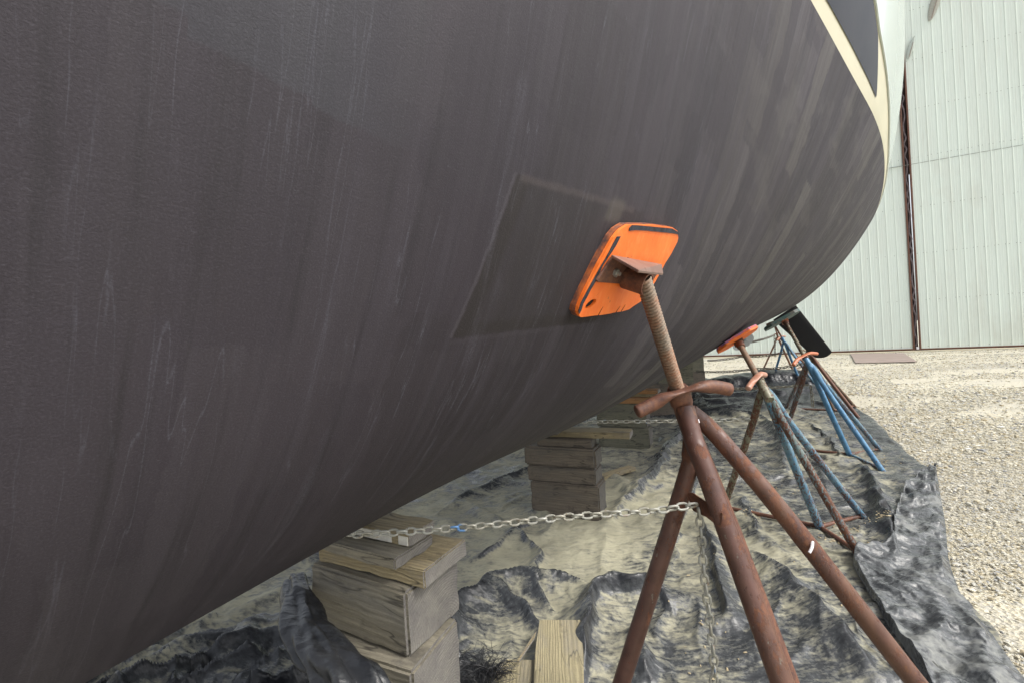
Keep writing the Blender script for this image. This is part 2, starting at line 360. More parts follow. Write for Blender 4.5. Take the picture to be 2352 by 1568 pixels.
    # greenish dusty smears aft
    gm = m.mth('MULTIPLY', m.ramp(m.noi(m.mp((2.2, 5, 1), 'UV', rot=(0, 0, .5)), 1.6, 5, .6), (.53, 0), (.6, 1)), m.ramp(U, (.0, 0), (.9, 1)))
    gm = m.mth('MULTIPLY', gm, m.ramp(m.mth('MULTIPLY', V, .4), (.42, 0), (.62, 1)))
    base = m.mix(m.mth('MULTIPLY', gm, .28), base, (.11, .108, .086))
    pk = m.noi(m.mp((14, 40, 1), 'UV'), 6, 3, .6); base = m.mix(m.ramp(pk, (.66, 0), (.74, .35)), base, (.10, .10, .10))
    gr = m.noi(uv, 420, 3, .7); base = m.mix(m.ramp(gr, (.35, .3), (.65, 0)), base, (.018, .015, .015)); base = m.mix(m.ramp(gr, (.5, 0), (.8, .3)), base, (.10, .095, .095))
    base = m.mix(1., base, (.82, .78, .95), 'MULTIPLY')
    m.col(base); m.rough(m.ramp(st, (.3, .62), (.7, .8)))
    n = m.bump(m.noi(m.mp((20, 34, 1), 'UV', rot=(0, 0, .5)), 2.2, 7, .72, .6), .14, .005); n = m.bump(gr, .35, .0016, n); m.bump(m.noi(m.mp((16, .7, 1), 'UV'), 1.5, 3), .25, .004, n)
    m.b.inputs['Specular IOR Level'].default_value = .4
    return m.m
AF = hull_material()
boat = empty('sailing_boat', (float(K0[0]+3*AX[0]), float(K0[1]+3*AX[1]), 0), 'large sailing boat with dark grey painted bottom, cream and navy stripe, propped on stands', 'boat')
# bottom
sv = np.concatenate([np.linspace(-4, -1.2, 40, endpoint=False), np.linspace(-1.2, 7, 420, endpoint=False), np.linspace(7, 11, 30)])
def xtop(s): return 1-.010*np.exp(-((s-1.55)/.7)**2)
xv = np.concatenate([np.linspace(-1, 0, 50, endpoint=False), np.linspace(0, 1, 150)])
Sg, Xg = np.meshgrid(sv, xv); Xh = np.where(Xg > 0, Xg*xtop(Sg), Xg)
PT = hull(Sg, Xh)
gi = np.zeros(Sg.shape); gi[1:] = np.cumsum(np.linalg.norm(np.diff(PT, axis=0), axis=-1), 0); gi = gi-gi[50:51]
o = mesh_np('bottom', PT.reshape(-1, 3), grid_faces(*Sg.shape)[:, ::-1], AF, boat, uv=np.stack([Sg, gi], -1).reshape(-1, 2))
CREAM = simple('cream_boot_stripe', (.54, .50, .34), .35, (.49, .46, .31), 3, bump=.02)
m = M('navy_stripe', .4); v = m.mp((1, 1, 1)); m.col(m.mix(m.ramp(m.noi(v, 5, 3), (.4, 0), (.6, 1)), (.006, .007, .012), (.014, .014, .018))); m.b.inputs['Specular IOR Level'].default_value = .12
NAVY = m.m
m = M('white_gelcoat', .16); m.col((.50, .56, .52)); m.b.inputs['Coat Weight'].default_value = .3; GEL = m.m
def zbead(s): return np.interp(s, [-4, 0, 1.45, 1.61, 1.83, 2.28, 2.78, 3.3, 11], [2.78, 2.72, 2.67, 2.62, 2.59, 2.54, 2.48, 2.46, 2.45])
# cream band from the paint line to the bead
ns = 500; ss = np.linspace(-4, 11, ns); rows = []
for t in np.linspace(0, 1, 14):
    if t == 0: rows.append(hull(ss, xtop(ss)))
    else: rows.append(tops(ss, ZW+.001+(zbead(ss)-ZW)*t, .001))
mesh_np('boot_stripe', np.array(rows).reshape(-1, 3), grid_faces(14, ns)[:, ::-1], CREAM, boat)
# port side band, topsides both sides
prow = np.array([tops(ss, ZW+(zbead(ss)-ZW)*t, 0, -1) for t in np.linspace(0, 1, 4)])
mesh_np('boot_stripe', prow.reshape(-1, 3), grid_faces(4, ns), CREAM, boat)
# navy wedge, 3 mm proud
sb = np.linspace(-4, 1.88, 300)
zlo = ZW+.036+np.interp(sb, [-4, 1, 1.5, 1.88], [.0, 0, -.012, -.012]); zhi = np.interp(sb, [-4, .5, 1.43, 1.61, 1.70, 1.88], [2.76, 2.69, 2.655, 2.60, 2.545, 2.436])
mesh_np('navy_stripe', np.array([tops(sb, zlo+(zhi-zlo)*t, .004) for t in np.linspace(0, 1, 10)]).reshape(-1, 3), grid_faces(10, 300)[:, ::-1], NAVY, boat)
zt = 3.95
for sd_ in (1, -1):
    rows = np.array([tops(ss, zbead(ss)+(zt-zbead(ss))*t, .003, sd_) for t in np.linspace(0, 1, 24)])
    f = grid_faces(24, ns); mesh_np('topside', rows.reshape(-1, 3), f[:, ::-1] if sd_ > 0 else f, GEL, boat)
mb = MB(); mb.tube([Vector(tops(s, zbead(s), .003)) for s in np.linspace(-2, 10.9, 260)], .007, 8); mb.build('rubbing_bead', GEL, boat)
# deck and transom
mesh_np('deck', np.array([tops(ss, zt, .003, 1), tops(ss, zt, .003, -1)]).reshape(-1, 3), grid_faces(2, ns), GEL, boat)
tr = [Vector(hull(11., x)) for x in np.linspace(-1, 1, 40)]+[Vector(tops(11., z, .0, 1)) for z in np.linspace(2.5, zt, 8)]+[Vector(tops(11., z, .0, -1)) for z in np.linspace(zt, 2.5, 8)]
MB().prism(tr, (AX[0]*.02, AX[1]*.02, 0)).build('transom', GEL, boat, smooth=False)
# twin rudder (the starboard one shows): raked blade with rounded leading edge
RUD = simple('rudder_paint', (.014, .015, .020), .42, (.024, .024, .030), 200, bump=.5)
Dr = 6.0
A0, A1 = P(1838, 712, Dr+.0), P(1912, 808, Dr-.05)     # trailing/right edge, top to bottom
B0, B1 = P(1785, 745, Dr+.25), P(1871, 821, Dr+.15)    # left edge
chord0, chord1 = (A0-B0), (A1-B1); span = ((A1-A0)+(B1-B0))*.5
nrm = chord0.cross(span).normalized()
A0 -= span*.12; B0 -= span*.12
sec = []
nsec = 26
def foil(t):   # t 0..1 round section: returns chord fraction and thickness
    if t < .5: u = t*2; s_ = 1
    else: u = 2-t*2; s_ = -1
    return u, s_*.34*(math.sqrt(max(u, 0))*.9*(1-u)**.45+.01)
vs, fs = [], []
for i in range(15):
    t = i/14; a = A0.lerp(A1, t); b = B0.lerp(B1, t); ch = (b-a)
    e = 0 if t < .9 else ((t-.9)/.1)**2*.18
    for k in range(nsec):
        u, th = foil(k/nsec); vs.append(a+ch*(u*(1-e*.3)+e*.15)+nrm*th*ch.length*.42*(1-e*2)+span.normalized()*(.035*math.sin(math.pi*u) if i == 14 else 0))
for i in range(14):
    for k in range(nsec): fs.append((i*nsec+k, i*nsec+(k+1) % nsec, (i+1)*nsec+(k+1) % nsec, (i+1)*nsec+k))
fs += [tuple(range(nsec)), tuple(14*nsec+k for k in range(nsec))[::-1]]
mb = MB(); mb.add(vs, fs); mb.build('rudder', RUD, boat, auto=60)
# pale grey propeller blades showing under the hull
PROP = simple('grey_propeller', (.42, .45, .46), .35, (.5, .52, .52), 8, bump=.05)
def blade(c, tip, wd, D):
    c, tip = P(*c, D), P(*tip, D-.05); ax = tip-c; sd2 = ax.cross(Vector((0, 1, .2))).normalized(); pts = []
    for k in range(18):
        a = 2*math.pi*k/18; pts.append(c+ax*(.5+.5*math.cos(a))+sd2*math.sin(a)*wd)
    return pts
mb = MB(); mb.prism(blade((1712, 790), (1683, 797), .055, 5), (.01, .02, .01)); mb.prism(blade((1712, 790), (1728, 770), .05, 5), (.01, .02, .01))
q = P(1712, 788, 5); mb.tube([q+Vector((-.03, -.08, 0)), q+Vector((.05, .12, .02))], .035, 14); mb.tube([q+Vector((.02, .06, .0)), Vector((q.x+.02, q.y+.1, 1.42))], .03, 12)
mb.build('propeller', PROP, boat)

# ------------------------------------------------------------------ jack stands
THREAD = rust_mat('screw_steel')
m = M('screw_thread_steel', .7); v = m.mp((1, 1, 1)); a = m.noi(v, 22, 5, .6); b = m.noi(v, 160, 4, .6)
m.col(m.mix(m.ramp(b, (.4, 0), (.65, .7)), m.mix(m.ramp(a, (.35, 0), (.62, 1)), (.15, .125, .095), (.22, .10, .05)), (.27, .2, .14))); m.bump(b, .4, .001); THREAD = m.m
BLUE = rust_mat('chipped_blue_paint', (.085, .20, .30), .56, (.16, .27, .33), 1.8); BLUEM = rust_mat('worn_pale_blue_paint', (.12, .19, .21), .42, (.16, .21, .20), 1.6)
BLUE2 = rust_mat('fresh_blue_paint', (.055, .17, .31), .80, (.10, .23, .37), 1.5); MOSS = rust_mat('mossy_grey_steel', (.22, .21, .15), .5, (.14, .14, .09), 1.4)
PINK = rust_mat('faded_orange_handle', (.38, .17, .11), .7, (.45, .25, .18)); ORHAN = rust_mat('orange_handle_paint', (.44, .13, .055), .78, (.40, .15, .08))
WHITEM = simple('white_paint_mark', (.8, .78, .82), .5)
def orange_mat():
    m = M('orange_painted_plywood', .55); v = m.mp((1, 1, 1))
    st = m.noi(m.mp((60, 60, 5), rot=(.2, .5, .3)), 1.2, 5, .6); a = m.noi(v, 12, 4)
    c = m.mix(m.ramp(a, (.35, 0), (.65, 1)), (.78, .145, .012), (.84, .185, .022))
    c = m.mix(m.ramp(st, (.52, 0), (.75, .5)), c, (.86, .28, .08)); c = m.mix(m.ramp(m.noi(v, 70, 5, .75), (.64, 0), (.70, .6)), c, (.3, .08, .02))
    c = m.mix(m.ramp(m.noi(m.mp((60, 60, 7), rot=(.2, .5, .3), loc=(4, 4, 4)), 2, 4, .6), (.68, 0), (.71, .7)), c, (.12, .05, .03))
    m.col(c); m.bump(st, .3, .002); return m.m
ORANGE = orange_mat()
BLACKEDGE = simple('black_rubber_scuff', (.006, .007, .011), .8, (.035, .04, .055), 60)
BOLT = simple('zinc_bolt', (.5, .52, .5), .35, metal=.8)
def on_plane(px, py, p0, n):
    a, b = ray(px, py); d = Vector((a, 1, b)); t = (p0-Vector((0, 0, H))).dot(n)/d.dot(n); return Vector((0, 0, H))+d*t
def screw(mb, a, b, r, pitch, depth, n=28, per=6):
    a, b = Vector(a), Vector(b); L = (b-a).length; d = (b-a)/L; x = d.orthogonal().normalized(); y = d.cross(x)
    rows = int(L/pitch*per); vs = []
    prof = [0, .05, .7, 1, 1, .6]
    for i in range(rows+1):
        z = L*i/rows
        for k in range(n):
            ph = (z/pitch-k/n) % 1; j = ph*per; q = prof[int(j) % per]*(1-j % 1)+prof[(int(j)+1) % per]*(j % 1)
            rr = r-depth+depth*q+random.uniform(-.0002, .0002); th = 2*math.pi*k/n
            vs.append(a+d*z+x*math.cos(th)*rr+y*math.sin(th)*rr)
    fs = [(i*n+k, i*n+(k+1) % n, (i+1)*n+(k+1) % n, (i+1)*n+k) for i in range(rows) for k in range(n)]
    mb.add(vs, fs)
def curve_pts(p, n=16):
    p = [Vector(q) for q in p]; out = []
    for i in range(len(p)-1):
        a = p[max(i-1, 0)]; b = p[i]; c = p[i+1]; d = p[min(i+2, len(p)-1)]
        for k in range(n):
            t = k/n; out.append(.5*(2*b+(c-a)*t+(2*a-5*b+4*c-d)*t*t+(3*b-a-3*c+d)*t**3))
    out.append(p[-1]); return out
def handle(name, pts, r, mat, root, mid=None):
    """twisted pipe handle, flattened where it crosses the screw"""
    c = curve_pts(pts, 12); N = len(c); rad = []; sx = []
    for i in range(N):
        t = abs(i/(N-1)-.5)*2; f = sstep(.18, .62, np.array(t)).item()
        rad.append(r*(1.25-.25*f)*(1 if 0 < i < N-1 else .75)); sx.append(.32+.68*f)
    rad[0] = r*.78; rad[-1] = r*.78; rad[1] = r*.97; rad[-2] = r*.97
    mb = MB(); mb.tube(c, rad, 20, sx=sx, up=(0, 0, 1)); return mb.build(name, mat, root, auto=50)

# --- nearest stand, all rust
ctr, n1 = near_hull(1440, 622)
st1 = empty('jack_stand', G(1700, 2500), 'rusty brown jack stand nearest the camera with big orange plywood pad and long threaded screw', 'jack stand', 'jack stands propping the hull')
face0 = ctr+n1*.0225
outline = [(1443, 517), (1500, 517), (1545, 523), (1556, 531), (1558, 548), (1556, 556), (1541, 585), (1528, 605), (1518, 625), (1500, 656), (1480, 686), (1470, 694), (1456, 703), (1445, 711), (1428, 716), (1412, 718), (1400, 721), (1380, 724), (1366, 725), (1345, 728), (1334, 729), (1331, 726), (1327, 716), (1329, 704), (1341, 676), (1376, 606), (1402, 560), (1410, 546), (1424, 529)]
pl = [on_plane(x, y, face0, n1) for x, y in outline]
hc = (1357, 698); hole = [on_plane(hc[0]+13*math.cos(t)*.9+8*math.sin(t)*.5, hc[1]-11*math.cos(t)*.9+9*math.sin(t)*.5, face0, n1) for t in np.linspace(0, 2*math.pi, 20, endpoint=False)]
def pad_with_hole(pl, hole, d):
    me = bpy.data.meshes.new('t'); bm = bmesh.new()
    A = [bm.verts.new(p) for p in pl]; B = [bm.verts.new(p) for p in hole]
    for L in (A, B):
        for i in range(len(L)): bm.edges.new((L[i], L[(i+1) % len(L)]))
    bmesh.ops.triangle_fill(bm, edges=bm.edges[:], use_beauty=True)
    g = bmesh.ops.extrude_face_region(bm, geom=bm.faces[:])
    for v in [e for e in g['geom'] if isinstance(e, bmesh.types.BMVert)]: v.co += Vector(d)
    bmesh.ops.recalc_face_normals(bm, faces=bm.faces[:]); bm.verts.index_update()
    mb = MB(); mb.add([v.co.copy() for v in bm.verts], [tuple(v.index for v in f.verts) for f in bm.faces]); bm.free(); return mb
cen = sum(pl, Vector())/len(pl)
pad = pad_with_hole(pl, hole, -n1*.008).build('pad', ORANGE, st1, smooth=False)
PLYEDGE = simple('scuffed_ply_edge', (.40, .10, .02), .7, (.035, .03, .035), 30)
lay = [cen+(p-cen)*1.006-n1*.0088+n1.cross(Vector((0, 0, 1))).normalized()*.001 for p in pl]
pad_with_hole(lay, [p-n1*.0088 for p in hole], -n1*.0075).build('ply_layer', PLYEDGE, st1, smooth=False)
lay2 = [cen+(p-cen)*1.008-n1*.0172 for p in pl]
MB().prism([p-n1*.0070 for p in hole], -n1*.0008).build('hole_shade', simple('hole_shade_black', (.012, .008, .006), .9), st1, smooth=False).parent = pad  # black disc paints the shaded depth of the hole
MB().prism(lay2, -n1*.006).build('ply_layer', PLYEDGE, st1, smooth=False)
# black scuffed strips along top and left edge of the pad
def decal(pts, h=.0015, off=.0006): 
    q = [on_plane(x, y, face0, n1)+n1*off for x, y in pts]; return MB().prism(q, n1*h)
kk = lambda cx, cy: ((2200+cx/3.136)*.588, (800+cy/3.136)*.588)
s1 = decal([kk(*p) for p in ((800, 322), (806, 285), (838, 250), (900, 252), (1330, 292), (1375, 318), (1418, 352), (1410, 368), (1340, 352), (1200, 338), (1000, 318), (880, 312))]).build('worn_edge', BLACKEDGE, st1, smooth=False)
decal([kk(*p) for p in ((655, 390), (697, 388), (640, 500), (575, 600), (545, 640), (470, 760), (440, 830), (385, 950), (330, 1040), (290, 1120), (240, 1210), (215, 1290), (190, 1340), (180, 1300), (215, 1190), (270, 1090), (330, 980), (385, 880), (450, 760), (505, 670), (560, 570), (610, 470))] if True else [(1409, 558), (1416, 558), (1398, 590), (1380, 626), (1362, 660), (1346, 690), (1337, 712), (1334, 722), (1331, 715), (1340, 684), (1362, 642), (1386, 598)]).build('worn_edge', BLACKEDGE, st1, smooth=False)
CRK = simple('dark_crack', (.05, .02, .01), .9)
for a, b in (((1374, 724), (1385, 704)), ((1414, 718), (1424, 703)), ((1426, 716), (1436, 700)), ((1440, 592), (1456, 598))):
    pa, pb = on_plane(*a, face0, n1)+n1*.0004, on_plane(*b, face0, n1)+n1*.0004; sd2 = (pb-pa).cross(n1).normalized()*.0012
    MB().prism([pa-sd2, pa+sd2, pb], n1*.0006).build('crack', CRK, st1, smooth=False).parent = pad
for o_ in [q for q in st1.children if q.name.startswith(('worn_edge', 'ply_layer'))]: o_.parent = pad
# bracket: back plate, projecting fin, socket
def op(x, y, h=0): return on_plane(x, y, face0+n1*h, n1)
k = lambda cx, cy: ((2200+cx/3.136)*.588, (800+cy/3.136)*.588)
mb = MB(); mb.prism([op(*k(575, 640)), op(*k(385, 915)), op(*k(395, 940)), op(*k(760, 968)), op(*k(1020, 1010)), op(*k(1100, 880)), op(*k(1190, 750))], n1*.007)
bplate = mb.build('bracket_plate', RUST, st1, smooth=False, bevel=.0012, seg=1)
e0, e1_ = op(*k(580, 645), .0073), op(*k(1195, 752), .0073)
FIN = rust_mat('pale_rust', (.17, .10, .078), .9, (.21, .135, .11))  # paler rust colour for the fin
fo0, fo1 = P(*k(915, 835), e0.y-.075), P(*k(1215, 868), e1_.y-.03)
mb = MB(); fin = [e0, e1_, fo1, fo0]
mb.prism(fin, (fo0-e0).cross(e1_-e0).normalized()*.006); mb.build('bracket_fin', FIN, st1, smooth=False, bevel=.001, seg=1)
sc_top = op(*k(765, 895), .004)+n1*.052; sc_bot = P(1556, 893, 1.19); sax = (sc_bot-sc_top).normalized()
base_s = op(*k(765, 895), .004)
# hollow socket welded on the plate
axs = n1.copy(); L = .060
def ring_tube(mb, a, d, L, ro, ri, n=28):
    x = d.orthogonal().normalized(); y = d.cross(x); vs = []
    for z, r in ((0, ro), (L, ro), (L, ri), (0, ri)):
        for q in range(n): vs.append(a+d*z+(x*math.cos(2*math.pi*q/n)+y*math.sin(2*math.pi*q/n))*r)
    mb.add(vs, [(i*n+q, i*n+(q+1) % n, ((i+1) % 4)*n+(q+1) % n, ((i+1) % 4)*n+q) for i in range(4) for q in range(n)])
mb = MB(); ring_tube(mb, base_s, axs, L, .027, .0235); mb.build('socket', RUST, st1, auto=30)
bl = MB(); q = op(*k(635, 832), .007); bl.tube([q, q+n1*.007], .010, 6); bl.tube([q+n1*.007, q+n1*.014], .005, 10)
bl.build('bolt', BOLT, st1, auto=30).parent = bplate
mb = MB(); screw(mb, sc_top-sax*.012, sc_bot+sax*.02, .0194, .0090, .0062); mb.build('threaded_screw', THREAD, st1, auto=80)
hub = sc_bot
handle('handle', [P(1462, 946, 1.15), P(1500, 927, 1.155), P(1535, 908, 1.155), P(1566, 898, 1.165), P(1600, 889, 1.16), P(1640, 887, 1.17), P(1677, 894, 1.18)], .0180, RUST, st1)
mb = MB(); d = sax; mb.tube([hub-d*.004, hub+d*.002, hub+d*.05, hub+d*.052], [.026, .029, .030, .027], 28); mb.build('collar', RUST, st1, auto=30)
pe = hub+d*.04; q_ = P(1795, 1530, 1.04); post_foot = pe+(q_-pe)*(pe.z/(pe.z-q_.z))
mb = MB(); mb.tube([pe, pe+d*.10, pe.lerp(post_foot, .3), post_foot], [.0265, .0262, .0262, .026], 24); mb.build('post', RUST, st1)
LEG1 = rust_mat('smooth_red_rust', (.072, .032, .024), .66, (.10, .046, .034), .5)
def ext_ground(a, b): t = (a.z)/(a.z-b.z); return a+(b-a)*t
legs = []
for pts, r in (([P(1574, 935, 1.195), P(1592, 1005, 1.165), P(1626, 1095, 1.12), P(1797, 1568, .96)], .0252),
               ([P(1590, 985, 1.21), P(1586, 1040, 1.21), P(1572, 1110, 1.215), P(1436, 1540, 1.25)], .0235),
               ([P(1585, 945, 1.215), P(1628, 980, 1.21), P(1680, 1038, 1.18), P(1800, 1180, 1.135), P(2105, 1568, 1.05)], .0235)):
    c = curve_pts(pts, 10)
    c.append(ext_ground(pts[-2], pts[-1])); mb = MB(); mb.tube(c, r, 24); legs.append(mb.build('leg', LEG1, st1))
mb = MB(); f = ext_ground(P(1626, 1095, 1.12), P(1797, 1568, .96)); l = ext_ground(P(1572, 1110, 1.215), P(1436, 1540, 1.25)); r_ = ext_ground(P(1800, 1180, 1.135), P(2105, 1568, 1.05))
for q in (f, l, r_):
    mb = MB(); a = Vector((post_foot.x, post_foot.y, .05)); b = q+Vector((0, 0, .05)); mb.tube([a, a.lerp(b, .5), b], .012, 12); mb.build('foot_bar', RUST, st1)
# chain plate between the legs
mb = MB(); g0, g1, g2, g3 = P(1590, 1145, 1.185), P(1612, 1150, 1.12), P(1650, 1180, 1.075), P(1640, 1208, 1.07)
mb.prism([P(1575, 1130, 1.2), P(1592, 1132, 1.18), P(1660, 1178, 1.06), P(1655, 1212, 1.06), P(1622, 1186, 1.10), P(1592, 1172, 1.17)], (.003, .005, 0)); mb.build('chain_plate', RUST, st1, smooth=False)
# paint marks
mb = MB(); c = curve_pts([P(1866, 1243, 1.10), P(1865, 1255, 1.09), P(1859, 1268, 1.085)], 8); mb.tube(c, .0035, 8); mb.build('paint_mark', WHITEM, st1); mb = MB()
mb.tube(curve_pts([P(1602, 962, 1.182), P(1604, 970, 1.18)], 3), .004, 8); mb.build('paint_mark', WHITEM, st1)
# --- simpler stands further off
def stand(label, hub_, D, top, topD, feet, F0, r, hand, mats, hubr=None, padq=None, padmat=None, scale=1.):
    """hub_ pixel of the handle, feet: ground pixels of the three feet, F0 ground pixel of the post foot"""
    root = empty('jack_stand', G(*F0), label, 'jack stand', 'jack stands propping the hull')
    h = P(*hub_, D); t = P(*top, topD); d = (t-h).normalized()
    mb = MB(); screw(mb, h-d*.01, t, .019*scale, .011, .003, 16, 5); mb.build('threaded_screw', mats['screw'], root, auto=80)
    handle('handle', hand, .017, mats['handle'], root)
    f0 = G(*F0)
    mb = MB(); mb.tube([h-d*.005, h-d*.05], .030, 16); mb.build('collar', mats['post'], root, auto=40)
    a = h-d*.04; c = [a, a-d*.10, (a-d*.10).lerp(f0, .5), f0+Vector((0, 0, .02))]
    mb = MB(); mb.tube(c, r*1.02, 16); mb.build('post', mats['leg0'], root)
    for i, ft in enumerate(feet):
        g = G(*ft); s0 = (a-d*.07); out = (g-s0); out.z = 0
        c = curve_pts([s0+out*.01, s0+out*.09-Vector((0, 0, .06)), s0.lerp(g, .28), g+Vector((0, 0, .005))], 8)
        mb = MB(); mb.tube(c, r*.92, 14); mb.build('leg', mats['legs'][i % len(mats['legs'])], root)
        z = Vector((0, 0, .03)); mb = MB(); mb.tube([f0+z, g*.96+f0*.04+z], r*.55, 10); mb.build('foot_bar', mats['bars'][i % len(mats['bars'])], root)
    return root, h, t, d
def pad_on_hull(root, px, py, n_off, su, sv_, mat, roll=0., strip=None):
    """square plywood pad lying on the hull round the given point"""
    p, n = near_hull(px, py); u = Vector((AX[0], AX[1], 0)); u = (u-n*u.dot(n)).normalized(); v = n.cross(u).normalized()
    u, v = u*math.cos(roll)+v*math.sin(roll), v*math.cos(roll)-u*math.sin(roll)
    c = p+n*n_off; ch = .3
    q = [c+u*su*a+v*sv_*b for a, b in ((1-ch, 1), (-1+ch, 1), (-1, 1-ch), (-1, -1+ch), (-1+ch, -1), (1-ch, -1), (1, -1+ch), (1, 1-ch))]
    MB().prism(q, n*.016).build('pad', mat, root, smooth=False)
    MB().prism([x-n*.0125+(c-x)*.02 for x in q], n*.0122).build('ply_layer', strip or mat, root, smooth=False)
    return c+n*.016, n
ORSCUF = simple('scuffed_orange_edge', (.75, .13, .03), .6, (.08, .13, .35), 22)
mats2 = dict(screw=THREAD, handle=PINK, post=MOSS, leg0=BLUE, legs=[MOSS, BLUEM, BLUE], bars=[RUST, RUST, RUST])
st2, h2, t2, d2 = stand('chipped blue jack stand with rusty legs, second from the camera, with faded orange handle', (1738, 862), 2.70, (1699, 790), 2.9,
      [(1660, 1172), (1976, 1282), (1985, 1192)], (1884, 1219), .0235,
      [P(1718, 892, 2.54), P(1727, 878, 2.58), P(1737, 866, 2.60), P(1746, 859, 2.64), P(1757, 860, 2.72)], mats2)
mb = MB(); mb.tube([h2-d2*.045, h2-d2*.13, h2-d2*.19], [.0262, .0262, .025], 16); mb.build('post_sleeve', MOSS, st2)
mats3 = dict(screw=MOSS, handle=ORHAN, post=RUST, leg0=BLUE2, legs=[BLUEM, BLUE2, BLUE], bars=[RUST, BLUE, BLUEM])
st3, h3, t3, d3 = stand('bright blue jack stand, third from the camera, with brown post and orange handle', (1846, 815), 4.2, (1805, 742), 4.5,
      [(1790, 1032), (2030, 1086), (2023, 1036)], (1952, 1049), .0235,
      [P(1822, 838, 4.05), P(1832, 825, 4.1), P(1846, 816, 4.13), P(1860, 811, 4.2), P(1877, 812, 4.25)], mats3)
mats6 = dict(screw=MOSS, handle=MOSS, post=BLUEM, leg0=MOSS, legs=[BLUEM, RUST, MOSS], bars=[RUST, RUST, RUST])
st6, h6, t6, d6 = stand('mossy brown jack stand half hidden behind the bright blue stand', (1853, 800), 6.3, (1835, 765), 6.3,
      [(1803, 941), (1973, 961), (1964, 935)], (1915, 946), .025,
      [P(1845, 806, 6.25), P(1853, 800, 6.3), P(1862, 797, 6.35)], mats6)
mats4 = dict(screw=RUST, handle=PINK, post=BLUE2, leg0=BLUE2, legs=[BLUE2, BLUE, BLUE2], bars=[BLUE, BLUE, RUST])
st4, h4, t4, d4 = stand('slender blue jack stand with pale pink handle, far off beside the propeller', (1795, 774), 9.2, (1780, 748), 9.2,
      [(1771, 885), (1878, 890), (1870, 872)], (1842, 888), .024,
      [P(1785, 781, 9.1), P(1791, 775, 9.2), P(1797, 772, 9.25), P(1804, 773, 9.3)], mats4)
mats5 = dict(screw=RUST, handle=RUST, post=RUST, leg0=RUST, legs=[RUST, RUST, RUST], bars=[RUST])
st5, h5, t5, d5 = stand('thin all brown jack stand, farthest from the camera, near the shed', (1784, 765), 12., (1779, 748), 12.,
      [(1753, 848), (1866, 852), (1850, 838)], (1822, 853), .026,
      [P(1778, 769, 12), P(1784, 765, 12), P(1790, 764, 12)], mats5)
# pads of the far stands
def plain_pad(root, pts, D0, D1, mat, th=.03, strip=None, tilt=.09):
    """pads seen edge-on: a board between two surveyed ends, lying across the boat"""
    a, b = P(*pts[0], D0), P(*pts[1], D1); u = (b-a).normalized(); mid = (a+b)/2-Vector((0, 0, H)); v = (mid-u*mid.dot(u)).normalized()
    nn = u.cross(v).normalized()
    if nn.z > 0: nn = -nn
    v = (v*math.cos(tilt)+nn*math.sin(tilt)).normalized(); nn = u.cross(v).normalized()
    if nn.z > 0: nn = -nn
    Wd = .14; q = [a+u*.06-v*Wd, a-v*(Wd-.07), a+v*(Wd-.07), a+u*.06+v*Wd, b-u*.06+v*Wd, b+v*(Wd-.07), b-v*(Wd-.07), b-u*.06-v*Wd]
    MB().prism(q, nn*th*.5).build('pad', mat, root, smooth=False)
    MB().prism([x-nn*.0005 for x in q], -nn*th*.5).build('ply_layer', strip or mat, root, smooth=False)
    return nn
n2 = plain_pad(st2, ((1648, 806), (1737, 752)), 2.98, 2.90, ORANGE, .024, ORSCUF)
TEAL = simple('teal_scuffed_ply', (.03, .12, .12), .6, (.17, .16, .14), 26); 
n3 = plain_pad(st3, ((1757, 757), (1834, 714)), 4.62, 4.5, TEAL, .03, TEAL)
n4 = plain_pad(st4, ((1764, 745), (1800, 735)), 9.2, 9.2, RUST, .05)
plain_pad(st5, ((1768, 744), (1795, 739)), 12., 12., RUST, .05); plain_pad(st6, ((1815, 752), (1850, 738)), 6.35, 6.3, TEAL, .05)
for root, t, d, c, mt in ((st2, t2, d2, (1706, 778), RUST), (st3, t3, d3, (1803, 736), ORHAN)):
    mb = MB(); ring_tube(mb, t-d*.03, d, .05, .026, .0215, 16); mb.build('socket', RUST, root, auto=30)
    s = .03; u = Vector((.8, -.1, .5)).normalized(); u = (u-d*u.dot(d)).normalized(); v = d.cross(u); e = t+d*.012
    mb = MB(); mb.prism([e-u*s-v*s*1.2, e+u*s-v*s*1.2, e+u*s+v*s*1.2, e-u*s+v*s*1.2], d*.05); mb.build('bracket_plate', mt, root, smooth=False, bevel=.002, seg=1)

# ------------------------------------------------------------------ chains
m = M('galvanised_chain', .55, .35); v = m.mp((1, 1, 1)); a = m.noi(v, 18, 4); b = m.noi(v, 120, 3)
c = m.mix(m.ramp(a, (.35, 0), (.6, 1)), (.42, .43, .40), (.33, .32, .27)); c = m.mix(m.ramp(b, (.60, 0), (.70, .6)), c, (.22, .12, .06)); c = m.mix(m.ramp(m.noi(m.mp((1, 1, 1), loc=(9, 3, 4)), 9, 2), (.67, 0), (.69, .8)), c, (.06, .22, .5))
m.col(c); m.bump(b, .3, .0006); CH = m.m
m = M('old_chain', .65, .2); v = m.mp((1, 1, 1)); m.col(m.mix(m.ramp(m.noi(v, 30, 4), (.4, 0), (.6, 1)), (.26, .26, .21), (.15, .11, .075))); CH2 = m.m
m = M('dark_chain', .6, .2); v = m.mp((1, 1, 1)); m.col(m.mix(m.ramp(m.noi(v, 30, 4), (.4, 0), (.6, 1)), (.13, .13, .11), (.09, .075, .06))); CH3 = m.m
